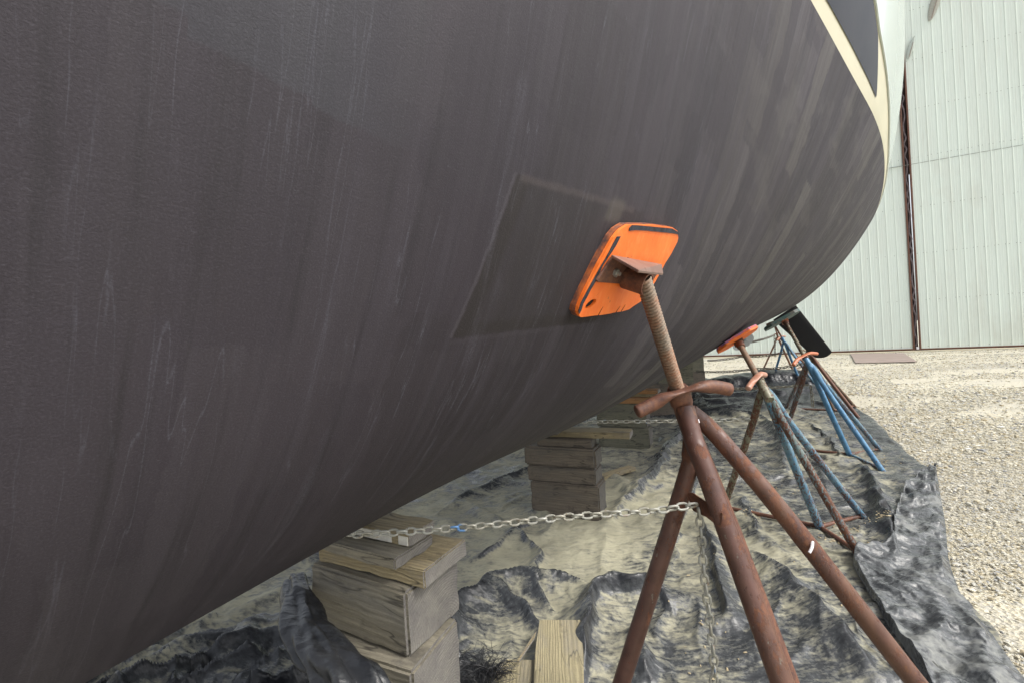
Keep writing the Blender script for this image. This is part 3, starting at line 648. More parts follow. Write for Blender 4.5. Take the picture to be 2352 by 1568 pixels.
def chain(path, pitch, wire, label, mat, width=None, grp='chains tying the stands together under the hull', twist=0.):
    path = [Vector(p) for p in path]; L = [0]
    for i in range(1, len(path)): L.append(L[-1]+(path[i]-path[i-1]).length)
    def at(s):
        s = min(max(s, 0), L[-1]-1e-6)
        for i in range(1, len(L)):
            if s <= L[i]: return path[i-1].lerp(path[i], (s-L[i-1])/(L[i]-L[i-1]))
        return path[-1]
    n = int(L[-1]/pitch); width = width or pitch*.46; mb = MB(); hl = pitch*.5+wire*.55-width*.5
    for i in range(n):
        s = (i+.5)*pitch; c = at(s); d = (at(s+pitch*.5)-at(s-pitch*.5)).normalized()
        up = Vector((0, 0, 1)) if abs(d.z) < .8 else Vector((.6, .8, 0)); x = (up-d*up.dot(d)).normalized(); y = d.cross(x)
        a = (math.pi/4 if i % 2 else -math.pi/4)+random.uniform(-.22, .22)+twist; x2 = x*math.cos(a)+y*math.sin(a); y2 = d.cross(x2)
        d2_ = (d+x2*random.uniform(-.06, .06)).normalized()
        pts = []
        for e in (1, -1):
            for k in range(5):
                th = math.pi*k/4-math.pi/2; pts.append(c+d2_*e*(hl+math.cos(th)*width*.5)+x2*e*math.sin(th)*width*.5)
        nn = 7; vs = []; m_ = len(pts)
        for j, p in enumerate(pts):
            t = (pts[(j+1) % m_]-pts[j-1]).normalized(); bx = y2; by = t.cross(bx).normalized()
            for q in range(nn): th = 2*math.pi*q/nn; vs.append(p+(bx*math.cos(th)+by*math.sin(th))*wire)
        mb.add(vs, [(j*nn+q, j*nn+(q+1) % nn, ((j+1) % m_)*nn+(q+1) % nn, ((j+1) % m_)*nn+q) for j in range(m_) for q in range(nn)])
    me = bpy.data.meshes.new('chain'); org = path[0]
    me.from_pydata([tuple(Vector(v)-org) for v in mb.v], [], mb.f); me.update(); me.polygons.foreach_set('use_smooth', [True]*len(me.polygons)); me.materials.append(mat)
    o = bpy.data.objects.new('chain', me); C.objects.link(o); o.location = org; tag(o, label, 'chain', grp); return o
def sag(a, b, s, n=14): return [a.lerp(b, i/n)-Vector((0, 0, 4*s*(i/n)*(1-i/n))) for i in range(n+1)]
hk = P(1600, 1158, 1.12)
chain(curve_pts([hk, P(1560, 1163, 1.12), P(1500, 1172, 1.13), P(1380, 1180, 1.15), P(1250, 1191, 1.17), P(1130, 1204, 1.19), P(1000, 1215, 1.21), P(900, 1222, 1.215), P(835, 1226, 1.215), P(760, 1226, 1.215)], 6), .0245, .0032, 'galvanised chain with dabs of blue paint, nearest, from the brown stand to the keel blocks', CH, .0165)
chain(curve_pts([hk+Vector((.004, 0, -.01)), P(1611, 1230, 1.12), P(1617, 1320, 1.12), P(1632, 1440, 1.11), P(1640, 1545, 1.1), P(1632, 1700, 1.1), P(1600, 2000, 1.1)], 6), .0245, .0032, 'loose end of grey chain hanging straight down inside the nearest brown stand', CH, .0165, twist=.3)
z2 = h2-d2*.22
chain(sag(P(1722, 963, 2.66), P(1330, 966, 2.95)+Vector((-.25, .05, .0)), .004), .034, .0042, 'straight pale chain from the second stand towards the keel blocks', CH, .021)
chain(sag(P(1856, 883, 4.2), P(1670, 892, 4.6), .01)+sag(P(1670, 892, 4.6), P(1540, 888, 5.1), .01), .034, .0045, 'weathered chain stretched from the bright blue stand across the black heap', CH2, .022)
chain(sag(P(1848, 834, 6.5), P(1735, 846, 7.1), .03)+sag(P(1735, 846, 7.1), P(1600, 852, 7.9), .03), .05, .007, 'dark chain reaching from the mossy stand in front of the gravel', CH3, .034)
chain(sag(P(1800, 809, 9.2), P(1700, 819, 9.6), .03)+sag(P(1700, 819, 9.6), P(1620, 828, 10.), .02), .065, .008, 'thin dark chain low in front of the shed kerb, from the slender blue stand', CH3, .04)
chain(sag(P(1780, 769, 12), P(1716, 787, 8.), .02), .07, .008, 'thin taut chain rising to the farthest stand in front of the shed', CH3, .04)
chain([P(1862, 885, 4.22), P(1865, 910, 4.2), P(1867, 936, 4.2)], .034, .0045, 'short rusty chain end dangling beneath the bright blue stand', CH2, .022, grp=None)
chain([P(1779, 772, 12), P(1780, 805, 12), P(1781, 822, 12)], .07, .008, 'short chain end dangling beside the farthest stand against the shed', CH3, .04, grp=None)

# ------------------------------------------------------------------ keel blocks
def timber(corner, d1, L, W, z0, z1, mat, label, yaw=0, grp=None, bev=.006, name='timber_block', skew=(0, 0)):
    """block whose near right bottom corner stands at `corner`; long axis d1 runs away from it"""
    d1 = Vector((d1[0], d1[1], 0)).normalized(); d1 = Matrix.Rotation(yaw, 3, 'Z') @ d1; d2 = Vector((d1.y, -d1.x, 0))
    if d2.y < 0: d2 = -d2
    hz = z1-z0; me = bpy.data.meshes.new(name); bm = bmesh.new(); bmesh.ops.create_cube(bm, size=1)
    for v in bm.verts: v.co = (v.co.x*L, v.co.y*W, v.co.z*hz)
    nx, ny = max(2, int(L/.03)), max(1, int(W/.03))
    bmesh.ops.bevel(bm, geom=bm.edges[:], offset=bev, segments=2, affect='EDGES')
    bmesh.ops.subdivide_edges(bm, edges=[e for e in bm.edges if e.calc_length() > .04], cuts=7, use_grid_fill=True)
    sd_ = random.random()*50
    for v in bm.verts:
        c = v.co; q = .0009*math.sin(c.x*19+sd_+c.z*31)+.0008*math.sin(c.x*47+c.y*61+sd_*2)
        r = float(noise(np.array([c.x*14+sd_]), np.array([c.y*22+c.z*17]))[0])*.0028
        v.co += Vector((np.sign(c.x)*r*1.5, np.sign(c.y)*(q+r), np.sign(c.z)*(q*.6+r*.6)))
        v.co.x += skew[0]*c.y
    for f in bm.faces: f.smooth = True
    for e in bm.edges:
        if len(e.link_faces) == 2 and e.calc_face_angle(0) > .6: e.smooth = False
    bm.to_mesh(me); bm.free(); me.materials.append(mat)
    o = bpy.data.objects.new(name, me); C.objects.link(o)
    ctr_ = Vector((corner[0], corner[1], (z0+z1)/2))+d1*L/2+d2*W/2
    X = d1; Y = Vector((-X.y, X.x, 0)); o.matrix_world = Matrix(((X.x, Y.x, 0, ctr_.x), (X.y, Y.y, 0, ctr_.y), (0, 0, 1, ctr_.z), (0, 0, 0, 1)))
    return tag(o, label, 'timber block', grp)
def at_z(px, py, z): return G(px, py, z)
g1_, g2_, g3_, g4_, g5_ = ['timber blocks stacked under the keel']*5
kf = .94
def S1(px, py, z):   # corners of the nearest stack
    return G(px, py, z)
ztop = lambda z: H-(H-z)*kf
zA, zB, zC, zD = ztop(.408), ztop(.600), ztop(.655), ztop(.690)
zE = ztop(.725); b0 = .205
dl = (G(706, 1420, zA)-G(940, 1515, zA))
timber(S1(940, 1515, zA), dl, .40, .235, zA+.001, zB, WOOD_GREY, 'massive pale weathered timber forming the widest block of the nearest stack', grp=g1_, bev=.008)
timber(S1(946, 1545, zA), dl, .37, .235, b0+.001, zA, WOOD_GREY, 'cracked grey timber partly seen beneath the massive pale block of the nearest stack', yaw=.10, grp=g1_, bev=.008)
timber(S1(930, 1520, zA)+Vector((.0, .02, 0)), dl, .42, .24, .0, b0, WOOD_DARK, 'lowest timber of the nearest stack', grp=g1_, yaw=-.05)
timber(S1(977, 1354, zB), G(740, 1290, zB)-G(977, 1354, zB), .42, .20, zB+.002, zC, WOOD_YEL, 'yellowish ridged timber slab with coarse grain lying on the massive pale block', grp=g1_, bev=.004)
timber(S1(908, 1312, zC), G(740, 1262, zC)-G(908, 1312, zC), .42, .165, zC+.001, zD, WOOD_GREY, 'brown plank with rounded cut end on top of the ridged slab, nearest stack', grp=g1_, bev=.004, yaw=.02)
tC = timber(S1(940, 1256, zD), G(850, 1236, zD)-G(940, 1256, zD), .33, .12, zD+.001, zE, WOOD_YEL, 'topmost thin board of the nearest stack with white painted front edge', grp=g1_, bev=.0015)
timber(S1(800, 1222, zE), G(720, 1205, zE)-G(800, 1222, zE), .20, .09, zE+.001, .835, WOOD_DARK, 'packer between topmost board and keel, nearest stack', grp=g1_, yaw=.0)
# white painted edge, with a bare patch
mb = MB(); M1 = tC.matrix_world; 
WHT = simple('flaking_white_paint', (.62, .61, .56), .6, (.5, .48, .42), 40)
y0 = -.5*.12 if (M1 @ Vector((0, -1, 0))).y < (M1 @ Vector((0, 1, 0))).y else .5*.12
def wedge_part(x0, x1):
    yy = (y0-.0035 if y0 < 0 else y0+.0035); zz = (zE-zD)/2-.004
    me = bpy.data.meshes.new('painted_edge'); me.from_pydata([(x0, yy, -zz), (x1, yy, -zz), (x1, yy, zz), (x0, yy, zz), (x0, y0, -zz), (x1, y0, -zz), (x1, y0, zz), (x0, y0, zz)], [], [(0, 1, 2, 3), (4, 7, 6, 5), (0, 4, 5, 1), (3, 2, 6, 7), (0, 3, 7, 4), (1, 5, 6, 2)]); me.materials.append(WHT)
    o = bpy.data.objects.new('painted_edge', me); C.objects.link(o); o.parent = tC
wedge_part(-.162, -.128); wedge_part(-.10, .12)
# stack 2
c2 = G(1380, 1200); e2 = G(1221, 1180)-c2
timber(c2, e2, .52, .20, .0, .25, WOOD_DARK, 'large dark brown timber with knots at the bottom of the second stack', grp=g2_, bev=.01)
c2b = G(1369, 1116, .25); timber(c2b, e2, .52, .20, .251, .362, WOOD_DARK, 'narrow dark timber in the middle of the second stack', grp=g2_, bev=.008)
c2c = G(1369, 1079, .362); timber(c2c, e2, .55, .20, .363, .505, WOOD_DARK, 'dark brown timber with rounded top corner, upper one in the second stack', grp=g2_, bev=.014)
c2d = G(1359, 1029, .505); timber(c2d, e2, .42, .16, .506, .562, WOOD_OR if False else WOOD_DARK, 'thin reddish brown plank below the pale board of the second stack', grp=g2_, bev=.004)
c2e = G(1447, 1008, .565); timber(c2e, G(1300, 1003, .565)-c2e, .68, .17, .563, .608, WOOD_YEL, 'long pale board sticking out at the top of the second stack', grp=g2_, bev=.004)
timber(G(1280, 1000, .61)+Vector((0, .02, 0)), e2, .3, .14, .609, .80, WOOD_DARK, 'packer on the pale board touching the hull, second stack', grp=g2_)
tag(timber(G(1388, 1103, .03), G(1470, 1077, .03)-G(1388, 1103, .03), .42, .09, .03, .065, WOOD_YEL, 'x', bev=.003, name='loose_plank'), 'loose pale plank lying on the sheet right of the second stack', 'plank')
# stack 3
c3 = G(1493, 1034); e3 = G(1385, 1027)-c3
timber(c3, e3, .58, .22, 0, .235, WOOD_GREEN, 'grey timber at the bottom of the third stack', grp=g3_, bev=.01)
c3b = G(1486, 983, .236); timber(c3b, e3, .58, .22, .236, .515, WOOD_GREEN, 'tall greenish timber in the third stack, behind the second stack', grp=g3_, bev=.01)
c3c = G(1500, 927, .516); timber(c3c, e3, .58, .2, .516, .58, WOOD_OR, 'tan plank above the greenish timber of the third stack', grp=g3_)
c3d = G(1506, 911, .581); timber(c3d, e3, .5, .2, .581, .618, WOOD_YEL, 'narrow cream board below the orange wedge of the third stack', grp=g3_)
c3e = G(1511, 904, .619); timber(c3e, e3, .4, .2, .619, .66, WOOD_OR, 'orange brown wedge board at the top of the third stack', grp=g3_)
timber(c3e+Vector((-.2, .05, 0)), e3, .3, .15, .661, .80, WOOD_DARK, 'packer between orange board and hull, third stack', grp=g3_)
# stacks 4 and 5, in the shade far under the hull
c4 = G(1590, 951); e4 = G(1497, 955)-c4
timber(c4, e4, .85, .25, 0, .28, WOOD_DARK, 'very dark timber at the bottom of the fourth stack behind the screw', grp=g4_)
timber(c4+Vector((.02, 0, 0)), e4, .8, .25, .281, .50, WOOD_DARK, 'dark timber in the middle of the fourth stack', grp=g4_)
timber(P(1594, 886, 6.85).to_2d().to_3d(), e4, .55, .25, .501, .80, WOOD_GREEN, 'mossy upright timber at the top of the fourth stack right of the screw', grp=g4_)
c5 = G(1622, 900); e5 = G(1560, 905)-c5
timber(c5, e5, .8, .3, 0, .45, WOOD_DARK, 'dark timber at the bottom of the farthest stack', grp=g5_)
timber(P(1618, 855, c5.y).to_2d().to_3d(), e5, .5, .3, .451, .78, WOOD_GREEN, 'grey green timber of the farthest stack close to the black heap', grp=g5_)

# ------------------------------------------------------------------ ground, sheets
GD = simple('gravel_ground', (.3, .27, .2), .9)
m = M('gravel', .95); v = m.mp((1, 1, 1))
vo = m.n('TexVoronoi'); vo.inputs['Scale'].default_value = 55; m.l(v, vo.inputs['Vector']); vo2 = m.n('TexVoronoi'); vo2.inputs['Scale'].default_value = 24; m.l(v, vo2.inputs['Vector'])
sep = m.n('SeparateColor'); m.l(vo.outputs['Color'], sep.inputs[0]); sep2 = m.n('SeparateColor'); m.l(vo2.outputs['Color'], sep2.inputs[0])
stones = m.ramp(sep.outputs[0], (0, (.38, .34, .23)), (.3, (.52, .47, .34)), (.5, (.60, .56, .43)), (.68, (.42, .42, .38)), (.84, (.26, .27, .28)), (1, (.66, .62, .50)))
big = m.ramp(sep2.outputs[1], (0, (.42, .37, .26)), (.5, (.55, .5, .38)), (1, (.28, .28, .27)))
c = m.mix(.4, stones, big)
dust = m.ramp(m.noi(m.mp((.35, .6, 1)), 1.1, 5, .6), (.40, .25), (.60, .85)); c = m.mix(dust, c, (.44, .41, .33))
wet = m.ramp(m.noi(m.mp((.2, .5, 1), loc=(4, 4, 0)), 1, 4), (.5, 0), (.7, .4)); c = m.mix(wet, c, (.27, .27, .27))
m.col(c); n = m.bump(vo.outputs['Distance'], -.9 if False else .8, .012); m.bump(m.noi(v, 160, 3), .6, .004, n); GRAV = m.m
gx = np.concatenate([-np.geomspace(300, 12, 10), np.linspace(-8, 24, 60), np.geomspace(30, 300, 10)]); gy = np.concatenate([-np.geomspace(300, 12, 8), np.linspace(-6, 24, 60), np.geomspace(30, 300, 10)])
X_, Y_ = np.meshgrid(gx, gy); Zg = -.025+.02*noise(X_*.3, Y_*.3); Zg = np.where(np.abs(X_)+np.abs(Y_) > 60, -.025, Zg); Zg = np.minimum(Zg, -.006)
o = mesh_np('ground', np.stack([X_, Y_, Zg], -1).reshape(-1, 3), grid_faces(*X_.shape), GRAV); tag(o, kind='structure', label='pale gravel yard')
# loose stones on the yard (near part), one object
def stones_obj():
    rg = np.random.default_rng(3); bv = []; 
    t = (1+5**.5)/2; ico = np.array([(-1, t, 0), (1, t, 0), (-1, -t, 0), (1, -t, 0), (0, -1, t), (0, 1, t), (0, -1, -t), (0, 1, -t), (t, 0, -1), (t, 0, 1), (-t, 0, -1), (-t, 0, 1)])/1.9
    fc = np.array([(0, 11, 5), (0, 5, 1), (0, 1, 7), (0, 7, 10), (0, 10, 11), (1, 5, 9), (5, 11, 4), (11, 10, 2), (10, 7, 6), (7, 1, 8), (3, 9, 4), (3, 4, 2), (3, 2, 6), (3, 6, 8), (3, 8, 9), (4, 9, 5), (2, 4, 11), (6, 2, 10), (8, 6, 7), (9, 8, 1)])
    N = 130000; D = 1.3*(19/1.3)**rg.random(N)**.9; u = rg.uniform(.40, 1.6, N); x = u*D
    inside = (x < 1.2+.0*D)  # keep clear of the sheet; the edge is tested below
    xe = np.where(D > 10.2, 3.5, np.interp(D, EY, EX)); pt = noise(x*.35, D*.7, 81)+.5*noise(x*1.1, D*1.8, 82); keep = (x > xe-.15) & (rg.random(N) < np.clip(1.0-2.6*(pt-.08), .10, 1)); x, D = x[keep], D[keep]; N = len(x)
    s = np.clip(rg.lognormal(math.log(.0056), .42, N), .0025, .022)*np.clip(D/3.2, .8, 1.8)
    sc = np.stack([s*rg.uniform(.8, 1.5, N), s*rg.uniform(.7, 1.1, N), s*rg.uniform(.35, .7, N)], -1)
    an = rg.random(N)*6.28; ca, sa = np.cos(an), np.sin(an)
    jit = rg.uniform(.72, 1.2, (N, 12, 1)); L = ico[None]*jit*sc[:, None]
    Xs = L[..., 0]*ca[:, None]-L[..., 1]*sa[:, None]+x[:, None]; Ys = L[..., 0]*sa[:, None]+L[..., 1]*ca[:, None]+D[:, None]; Zs = L[..., 2]+(sc[:, 2]*.4-.008)[:, None]
    V = np.stack([Xs, Ys, Zs], -1).reshape(-1, 3); Fc = (fc[None]+12*np.arange(N)[:, None, None]).reshape(-1, 3)
    tone = np.repeat(rg.random(N), 12)
    m = M('loose_stone', .9); a = m.attr('tone'); nz = m.noi(m.mp((1, 1, 1)), 150, 3)
    c = m.ramp(a, (0, (.36, .30, .19)), (.2, (.44, .40, .30)), (.5, (.54, .52, .43)), (.66, (.46, .46, .43)), (.8, (.25, .26, .28)), (.9, (.53, .47, .33)), (1, (.74, .73, .67)))
    m.col(m.mix(m.ramp(nz, (.35, .35), (.6, 0)), c, (.2, .17, .12)))
    o = mesh_np('loose_gravel', V, Fc, m.m, smooth=False, attrs={'tone': tone}); tag(o, kind='stuff', label='loose gravel stones scattered over the yard')
# right-hand edge of the sheet, front to back
epx = [(2700, 1900), (2352, 1560), (2280, 1450), (2200, 1365), (2166, 1270), (2160, 1200), (2148, 1130), (2136, 1080), (2110, 1062), (2060, 1020), (2010, 965), (1965, 936), (1930, 905), (1900, 893)]
E = [G(*p) for p in epx]; EY = np.array([e.y for e in E]); EX = np.array([e.x for e in E])
EXt, EYt = EX.copy(), EY.copy()
stones_obj()

def seg_dist(x, y, pts):
    """distance to a polyline, signed side and parameter along it"""
    best = np.full(x.shape, 1e9); side = np.zeros(x.shape); par = np.zeros(x.shape); L = 0; tot = sum((pts[i+1]-pts[i]).to_2d().length for i in range(len(pts)-1))
    for i in range(len(pts)-1):
        a, b = pts[i], pts[i+1]; dx, dy = b.x-a.x, b.y-a.y; l2 = dx*dx+dy*dy; t = np.clip(((x-a.x)*dx+(y-a.y)*dy)/l2, 0, 1)
        d = np.hypot(x-a.x-t*dx, y-a.y-t*dy); k = d < best; best = np.where(k, d, best); side = np.where(k, np.sign(dx*(y-a.y)-dy*(x-a.x)), side); par = np.where(k, (L+t*l2**.5)/tot, par); L += l2**.5
    return best, side, par
def curvy(px, n=6): return curve_pts([G(*p) for p in px], n)
FOLDS = [  # (pixels on the ground, height, width, lean)
    ([(1590, 900), (1640, 945), (1745, 965), (1790, 1015), (1800, 1060), (1810, 1115)], .06, .045, 1),
    ([(1625, 960), (1560, 1010), (1500, 1100), (1440, 1165), (1390, 1230)], .06, .05, 1),
    ([(1640, 1010), (1600, 1110), (1560, 1220), (1540, 1330)], .03, .035, 1),
    ([(1975, 1070), (2008, 1125), (2030, 1180), (2050, 1260), (2048, 1300)], .06, .04, 1),
    ([(1800, 1000), (1850, 1050), (1890, 1090), (1900, 1150)], .03, .03, 1),
    ([(1840, 970), (1890, 1000), (1930, 1060)], .03, .03, -1),
    ([(1030, 1520), (1060, 1420), (1150, 1355), (1280, 1350), (1380, 1390)], .06, .045, 1),
    ([(1345, 1590), (1352, 1460), (1385, 1380), (1480, 1370), (1560, 1420)], .075, .05, -1),
    ([(1700, 1270), (1800, 1340), (1900, 1450), (2050, 1600)], .05, .05, 1),
    ([(1000, 1190), (1100, 1130), (1270, 1060)], .035, .035, 1),
    ([(1180, 1210), (1240, 1290), (1230, 1350), (1290, 1430)], .035, .03, 1),
    ([(1620, 1210), (1640, 1290), (1665, 1400), (1650, 1470)], .05, .045, -1),
    ([(1700, 1140), (1720, 1180), (1760, 1260)], .025, .025, 1),
    ([(1430, 1450), (1480, 1500), (1500, 1580)], .04, .04, 1),
    ([(1050, 1400), (1130, 1370), (1200, 1400), (1260, 1480)], .035, .025, 1),
    ([(1080, 1300), (1150, 1260), (1230, 1200)], .03, .03, -1)]
def sheet_height(x, y, rough=1.):
    wx = x+.16*noise(x*1.7, y*1.7, 5); wy = y+.16*noise(x*1.7, y*1.7, 6)
    # long wrinkles fanning away from the boat
    fx, fy = wx-.2, wy+1.2; a = np.hypot(fx, fy)*.9; b = np.arctan2(fx, fy)*2.6
    r1 = np.clip(1-np.abs(noise(a*1.0, b*3.2, 1))*4.4, 0, 1)**1.5*(.3+.7*sstep(-.1, .3, noise(x*1.3, y*1.3, 14))); r2 = np.clip(1-np.abs(noise(a*2.4+4, b*6.0, 2))*4.2, 0, 1)**1.4*sstep(-.3, .3, noise(x*2, y*2, 15))
    r3 = np.clip(1-np.abs(noise(wx*5.5, wy*6.5, 3))*2.6, 0, 1)**1.6; r4 = np.clip(1-np.abs(noise(wx*14+wy*5, wy*12, 4))*2.4, 0, 1)
    amp = .55+.45*sstep(-.2, .4, noise(x*.9, y*.9, 9))
    h = (r1*.032+r2*.014*amp+r3*.0040*amp+r4*.0010)*rough+.010*noise(x*2, y*2, 11)
    ups = r1*.6+r2*.5
    for px, hh, ww, lean in FOLDS:
        p = curvy(px, 4); d, s, t = seg_dist(x+.035*noise(x*7, y*7, 21), y+.035*noise(x*7, y*7, 22), p)
        tp = np.clip(np.minimum(t, 1-t)*5, 0, 1)**.6; q = np.where(s*lean > 0, d/(ww*.55), d/(ww*1.5))
        g = np.exp(-np.abs(q)**1.5)*hh*1.65*tp; h = np.maximum(h, g+h*.4); ups = ups+np.exp(-q*q)*tp
    return h, ups
def tarp_material(name, dusty, tint=(.385, .365, .262), veil=1.):
    m = M(name, .4); v = m.mp((1, 1, 1)); d = m.attr('dust')
    f1 = m.noi(m.mp((1, 1, .3), rot=(0, 0, .9)), 5.5, 7, .62, .8); f2 = m.noi(m.mp((9, 34, 9), rot=(0, 0, .75)), 1.4, 6, .65, .5); f3 = m.noi(v, 55, 6, .7)
    s = m.mth('ADD', m.mth('MULTIPLY', m.mth('SUBTRACT', f1, .5), 1.5), m.mth('MULTIPLY', m.mth('SUBTRACT', f2, .5), 1.4)); s = m.mth('ADD', s, m.mth('MULTIPLY', m.mth('SUBTRACT', f3, .5), .8))
    k = m.mth('ADD', s, d); k = m.mth('ADD', k, dusty)
    cov = m.ramp(k, (.20, .0), (.40, .26), (.58, .66), (.95, .95))
    plast = m.mix(m.ramp(m.noi(v, 8, 4), (.4, 0), (.6, 1)), (.010, .011, .014), (.022, .023, .026))
    dc = m.mix(m.ramp(m.noi(v, 3, 4), (.4, 0), (.62, 1)), tint, tuple(x*.82 for x in tint))
    fv = m.mth('MULTIPLY', m.ramp(f3, (.3, .35), (.7, .9)), m.ramp(m.mth('ADD', k, .5), (.1, .05*veil), (.85, .62*veil))); film = m.mix(fv, plast, (.16, .17, .175))  # grey film: thin dust, plus plastic sheen painted into the colour
    m.col(m.mix(cov, film, dc)); m.rough(m.ramp(cov, (0, .26), (.4, .65), (1, .95))); m.b.inputs['Specular IOR Level'].default_value = .32
    wv = m.n('Mapping'); dn = m.n('TexNoise'); dn.inputs['Scale'].default_value = 5; dn.inputs['Detail'].default_value = 3; m.l(v, dn.inputs['Vector'])
    va = m.n('VectorMath', operation='MULTIPLY_ADD'); m.l(dn.outputs['Color'], va.inputs[0]); va.inputs[1].default_value = (.16, .16, .16); m.l(v, va.inputs[2])
    def crinkle(sc, rot):
        mp_ = m.n('Mapping'); mp_.inputs['Rotation'].default_value = (0, 0, rot); mp_.inputs['Scale'].default_value = (1, 2.1, 1); m.l(va.outputs[0], mp_.inputs[0])
        vo_ = m.n('TexVoronoi'); vo_.inputs['Scale'].default_value = sc; m.l(mp_.outputs[0], vo_.inputs['Vector']); return vo_.outputs['Distance']
    n = m.bump(crinkle(7, .8), .35, .02); n = m.bump(crinkle(17, .3), .4, .008, n)
    n = m.bump(m.noi(m.mp((14, 40, 14), rot=(0, 0, .75)), 1.5, 7, .68, .7), .30, .008, n); m.bump(f3, .2, .002, n)
    return m.m
TARP = tarp_material('dusty_black_plastic', 0.)
# main sheet: laid out flat with some spare length, then relaxed so that the spare length buckles into folds
ny, nx = 180, 150
yy = .15*(11.6/.15)**np.linspace(0, 1, ny)
V_, U_ = np.meshgrid(yy, np.linspace(0, 1, nx), indexing='ij')
def right_edge(V):
    e = np.interp(V, EYt, EXt)+.03*fbm(V*3, V*0+2, 3)
    return np.where(V > 7.3, np.interp(V, [7.3, 8.5, 10, 12], [float(np.interp(7.3, EYt, EXt)), 6.25, 6.6, 7.3]), e)
def left_edge(V): return np.interp(V, [0, .85, 1.3, 3, 12], [-.85, -.80, -1.5, -3.2, -3.5])+.05*noise(V*4, V*0+7)
Xc = left_edge(V_)+(right_edge(V_)-left_edge(V_))*U_; Yc = V_+0*U_
gx_, gy_ = G(1180, 1400).x, G(1180, 1400).y
heap = np.exp(-((Xc-5.6)/1.6)**2-((Yc-9.6)/.8)**2); cor = sstep(-.12, -.35, Xc)*sstep(2.4, 1.5, Yc); bn = np.exp(-((Xc-gx_)/.20)**2-((Yc-gy_)/.22)**2)
hs_, up = sheet_height(Xc, Yc); hs_ = hs_*1.15+heap*.32+.10*np.exp(-((Yc-8.3)/.35)**2)*sstep(3.5, 5, Xc)*(.8+.4*noise(Xc*2, Yc*2, 33))
hs_ += cor*(.05*np.clip(1-np.abs(noise(Xc*2.4+Yc*1.6, Yc*5-Xc*2.5, 41))*2.3, 0, 1)**1.5+.02)+bn*.03*np.abs(noise(Xc*7, Yc*7, 47))
exm = 1.018+.045*np.clip(.5+1.3*noise(Xc*1.1, Yc*1.1, 19), 0, 1)+.10*cor+.05*bn+.10*heap+.02*np.exp(-((Yc-8.3)/.5)**2)+.02*np.clip(up, 0, 1)
PS, FS = sheet(np.stack([Xc, Yc], -1), hs_, exm, 1, (110, 60))
def blur(Z, n=1):
    for _ in range(n):
        Z = Z.copy(); Z[1:-1] = .25*Z[:-2]+.5*Z[1:-1]+.25*Z[2:]; Z[:, 1:-1] = .25*Z[:, :-2]+.5*Z[:, 1:-1]+.25*Z[:, 2:]
    return Z
PS[..., 2] = blur(PS[..., 2], 1); PS = upsample(PS, 3); PS[..., 2] = np.maximum(PS[..., 2], 0)
Xs_, Ys_, hh = PS[..., 0], PS[..., 1], PS[..., 2]
h_hi, up_hi = sheet_height(Xs_, Ys_); hh = np.maximum(hh*.85, h_hi)*.6+(hh*.6+h_hi*.45)*.5; un = np.linspace(0, 1, PS.shape[1])[None]; Wd_ = np.maximum(right_edge(Ys_)-left_edge(Ys_), .1)
hh = hh*(.15+.85*np.clip((1-un)*Wd_/.06, 0, 1))
c_ = np.linalg.norm(np.gradient(PS[..., :2], axis=1), axis=-1)
hh = hh+np.clip(Ys_, .5, 3)*.0012*np.abs(fbm(Xs_*26/np.clip(Ys_, .7, 3), Ys_*26/np.clip(Ys_, .7, 3), 2, 88))
cz = sstep(-.12, -.35, Xs_)*sstep(2.4, 1.5, Ys_); rid = np.clip(1-np.abs(noise(Xs_*2.2+Ys_*1.6, Ys_*5-Xs_*2.5, 41))*2.5, 0, 1)**1.5; rid2 = np.clip(1-np.abs(noise(Xs_*6-Ys_*3, Ys_*9+Xs_*4, 42))*2.4, 0, 1)**1.4
hh = hh+cz*(rid*.075+rid2*.022)
def sheet_z(x, y):
    i = np.clip(np.searchsorted(PS[:, PS.shape[1]//2, 1], y), 0, PS.shape[0]-1); l, r = left_edge(np.asarray(y, float)), right_edge(np.asarray(y, float))
    j = np.clip(((x-l)/(r-l)*(PS.shape[1]-1)).astype(int), 0, PS.shape[1]-1); return hh[i, j]
hb = blur(hh, 14); rel = (hh-hb)/np.maximum(.006*np.clip(Ys_, .6, 4), .003)
dyv = np.gradient(np.stack([Xs_, Ys_, hh], -1), axis=0); dxv = np.gradient(np.stack([Xs_, Ys_, hh], -1), axis=1); nz = np.cross(dxv, dyv); nz = np.abs(nz[..., 2])/(np.linalg.norm(nz, axis=-1)+1e-12)
lo = noise(Xs_*.8, Ys_*.8, 51); cor2 = sstep(-.12, -.35, Xs_)*sstep(2.4, 1.5, Ys_); bn2 = np.exp(-((Xs_-gx_)/.20)**2-((Ys_-gy_)/.22)**2)
upf = up_hi
dust = .52+.34*lo-1.1*np.clip(.94-nz, 0, .5)-.16*np.clip(rel, -1, 2)-.22*np.clip(upf-.45, 0, 1)
dust -= .62*cor2+.42*bn2; dust -= .10*sstep(2.4, 4.2, Ys_); dust += .9*np.exp(-((Xs_-G(300, 1566).x)/.13)**2-((Ys_-G(300, 1566).y)/.07)**2)
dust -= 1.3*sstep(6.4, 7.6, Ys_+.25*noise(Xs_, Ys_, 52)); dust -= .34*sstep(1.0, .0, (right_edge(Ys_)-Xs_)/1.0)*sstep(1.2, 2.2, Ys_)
dust += .15*sstep(1.7, .9, Ys_)*sstep(.1, .6, Xs_)+.18*np.exp(-((Xs_-.1)/1.3)**2-((Ys_-3.2)/1.5)**2)
o = mesh_np('plastic_sheet', np.stack([Xs_, Ys_, hh+.006], -1).reshape(-1, 3), grid_faces(*hh.shape), TARP, attrs={'dust': dust.ravel()})
tag(o, 'big wrinkled black plastic sheet covered in sandy dust, spread under the boat', 'plastic sheet')
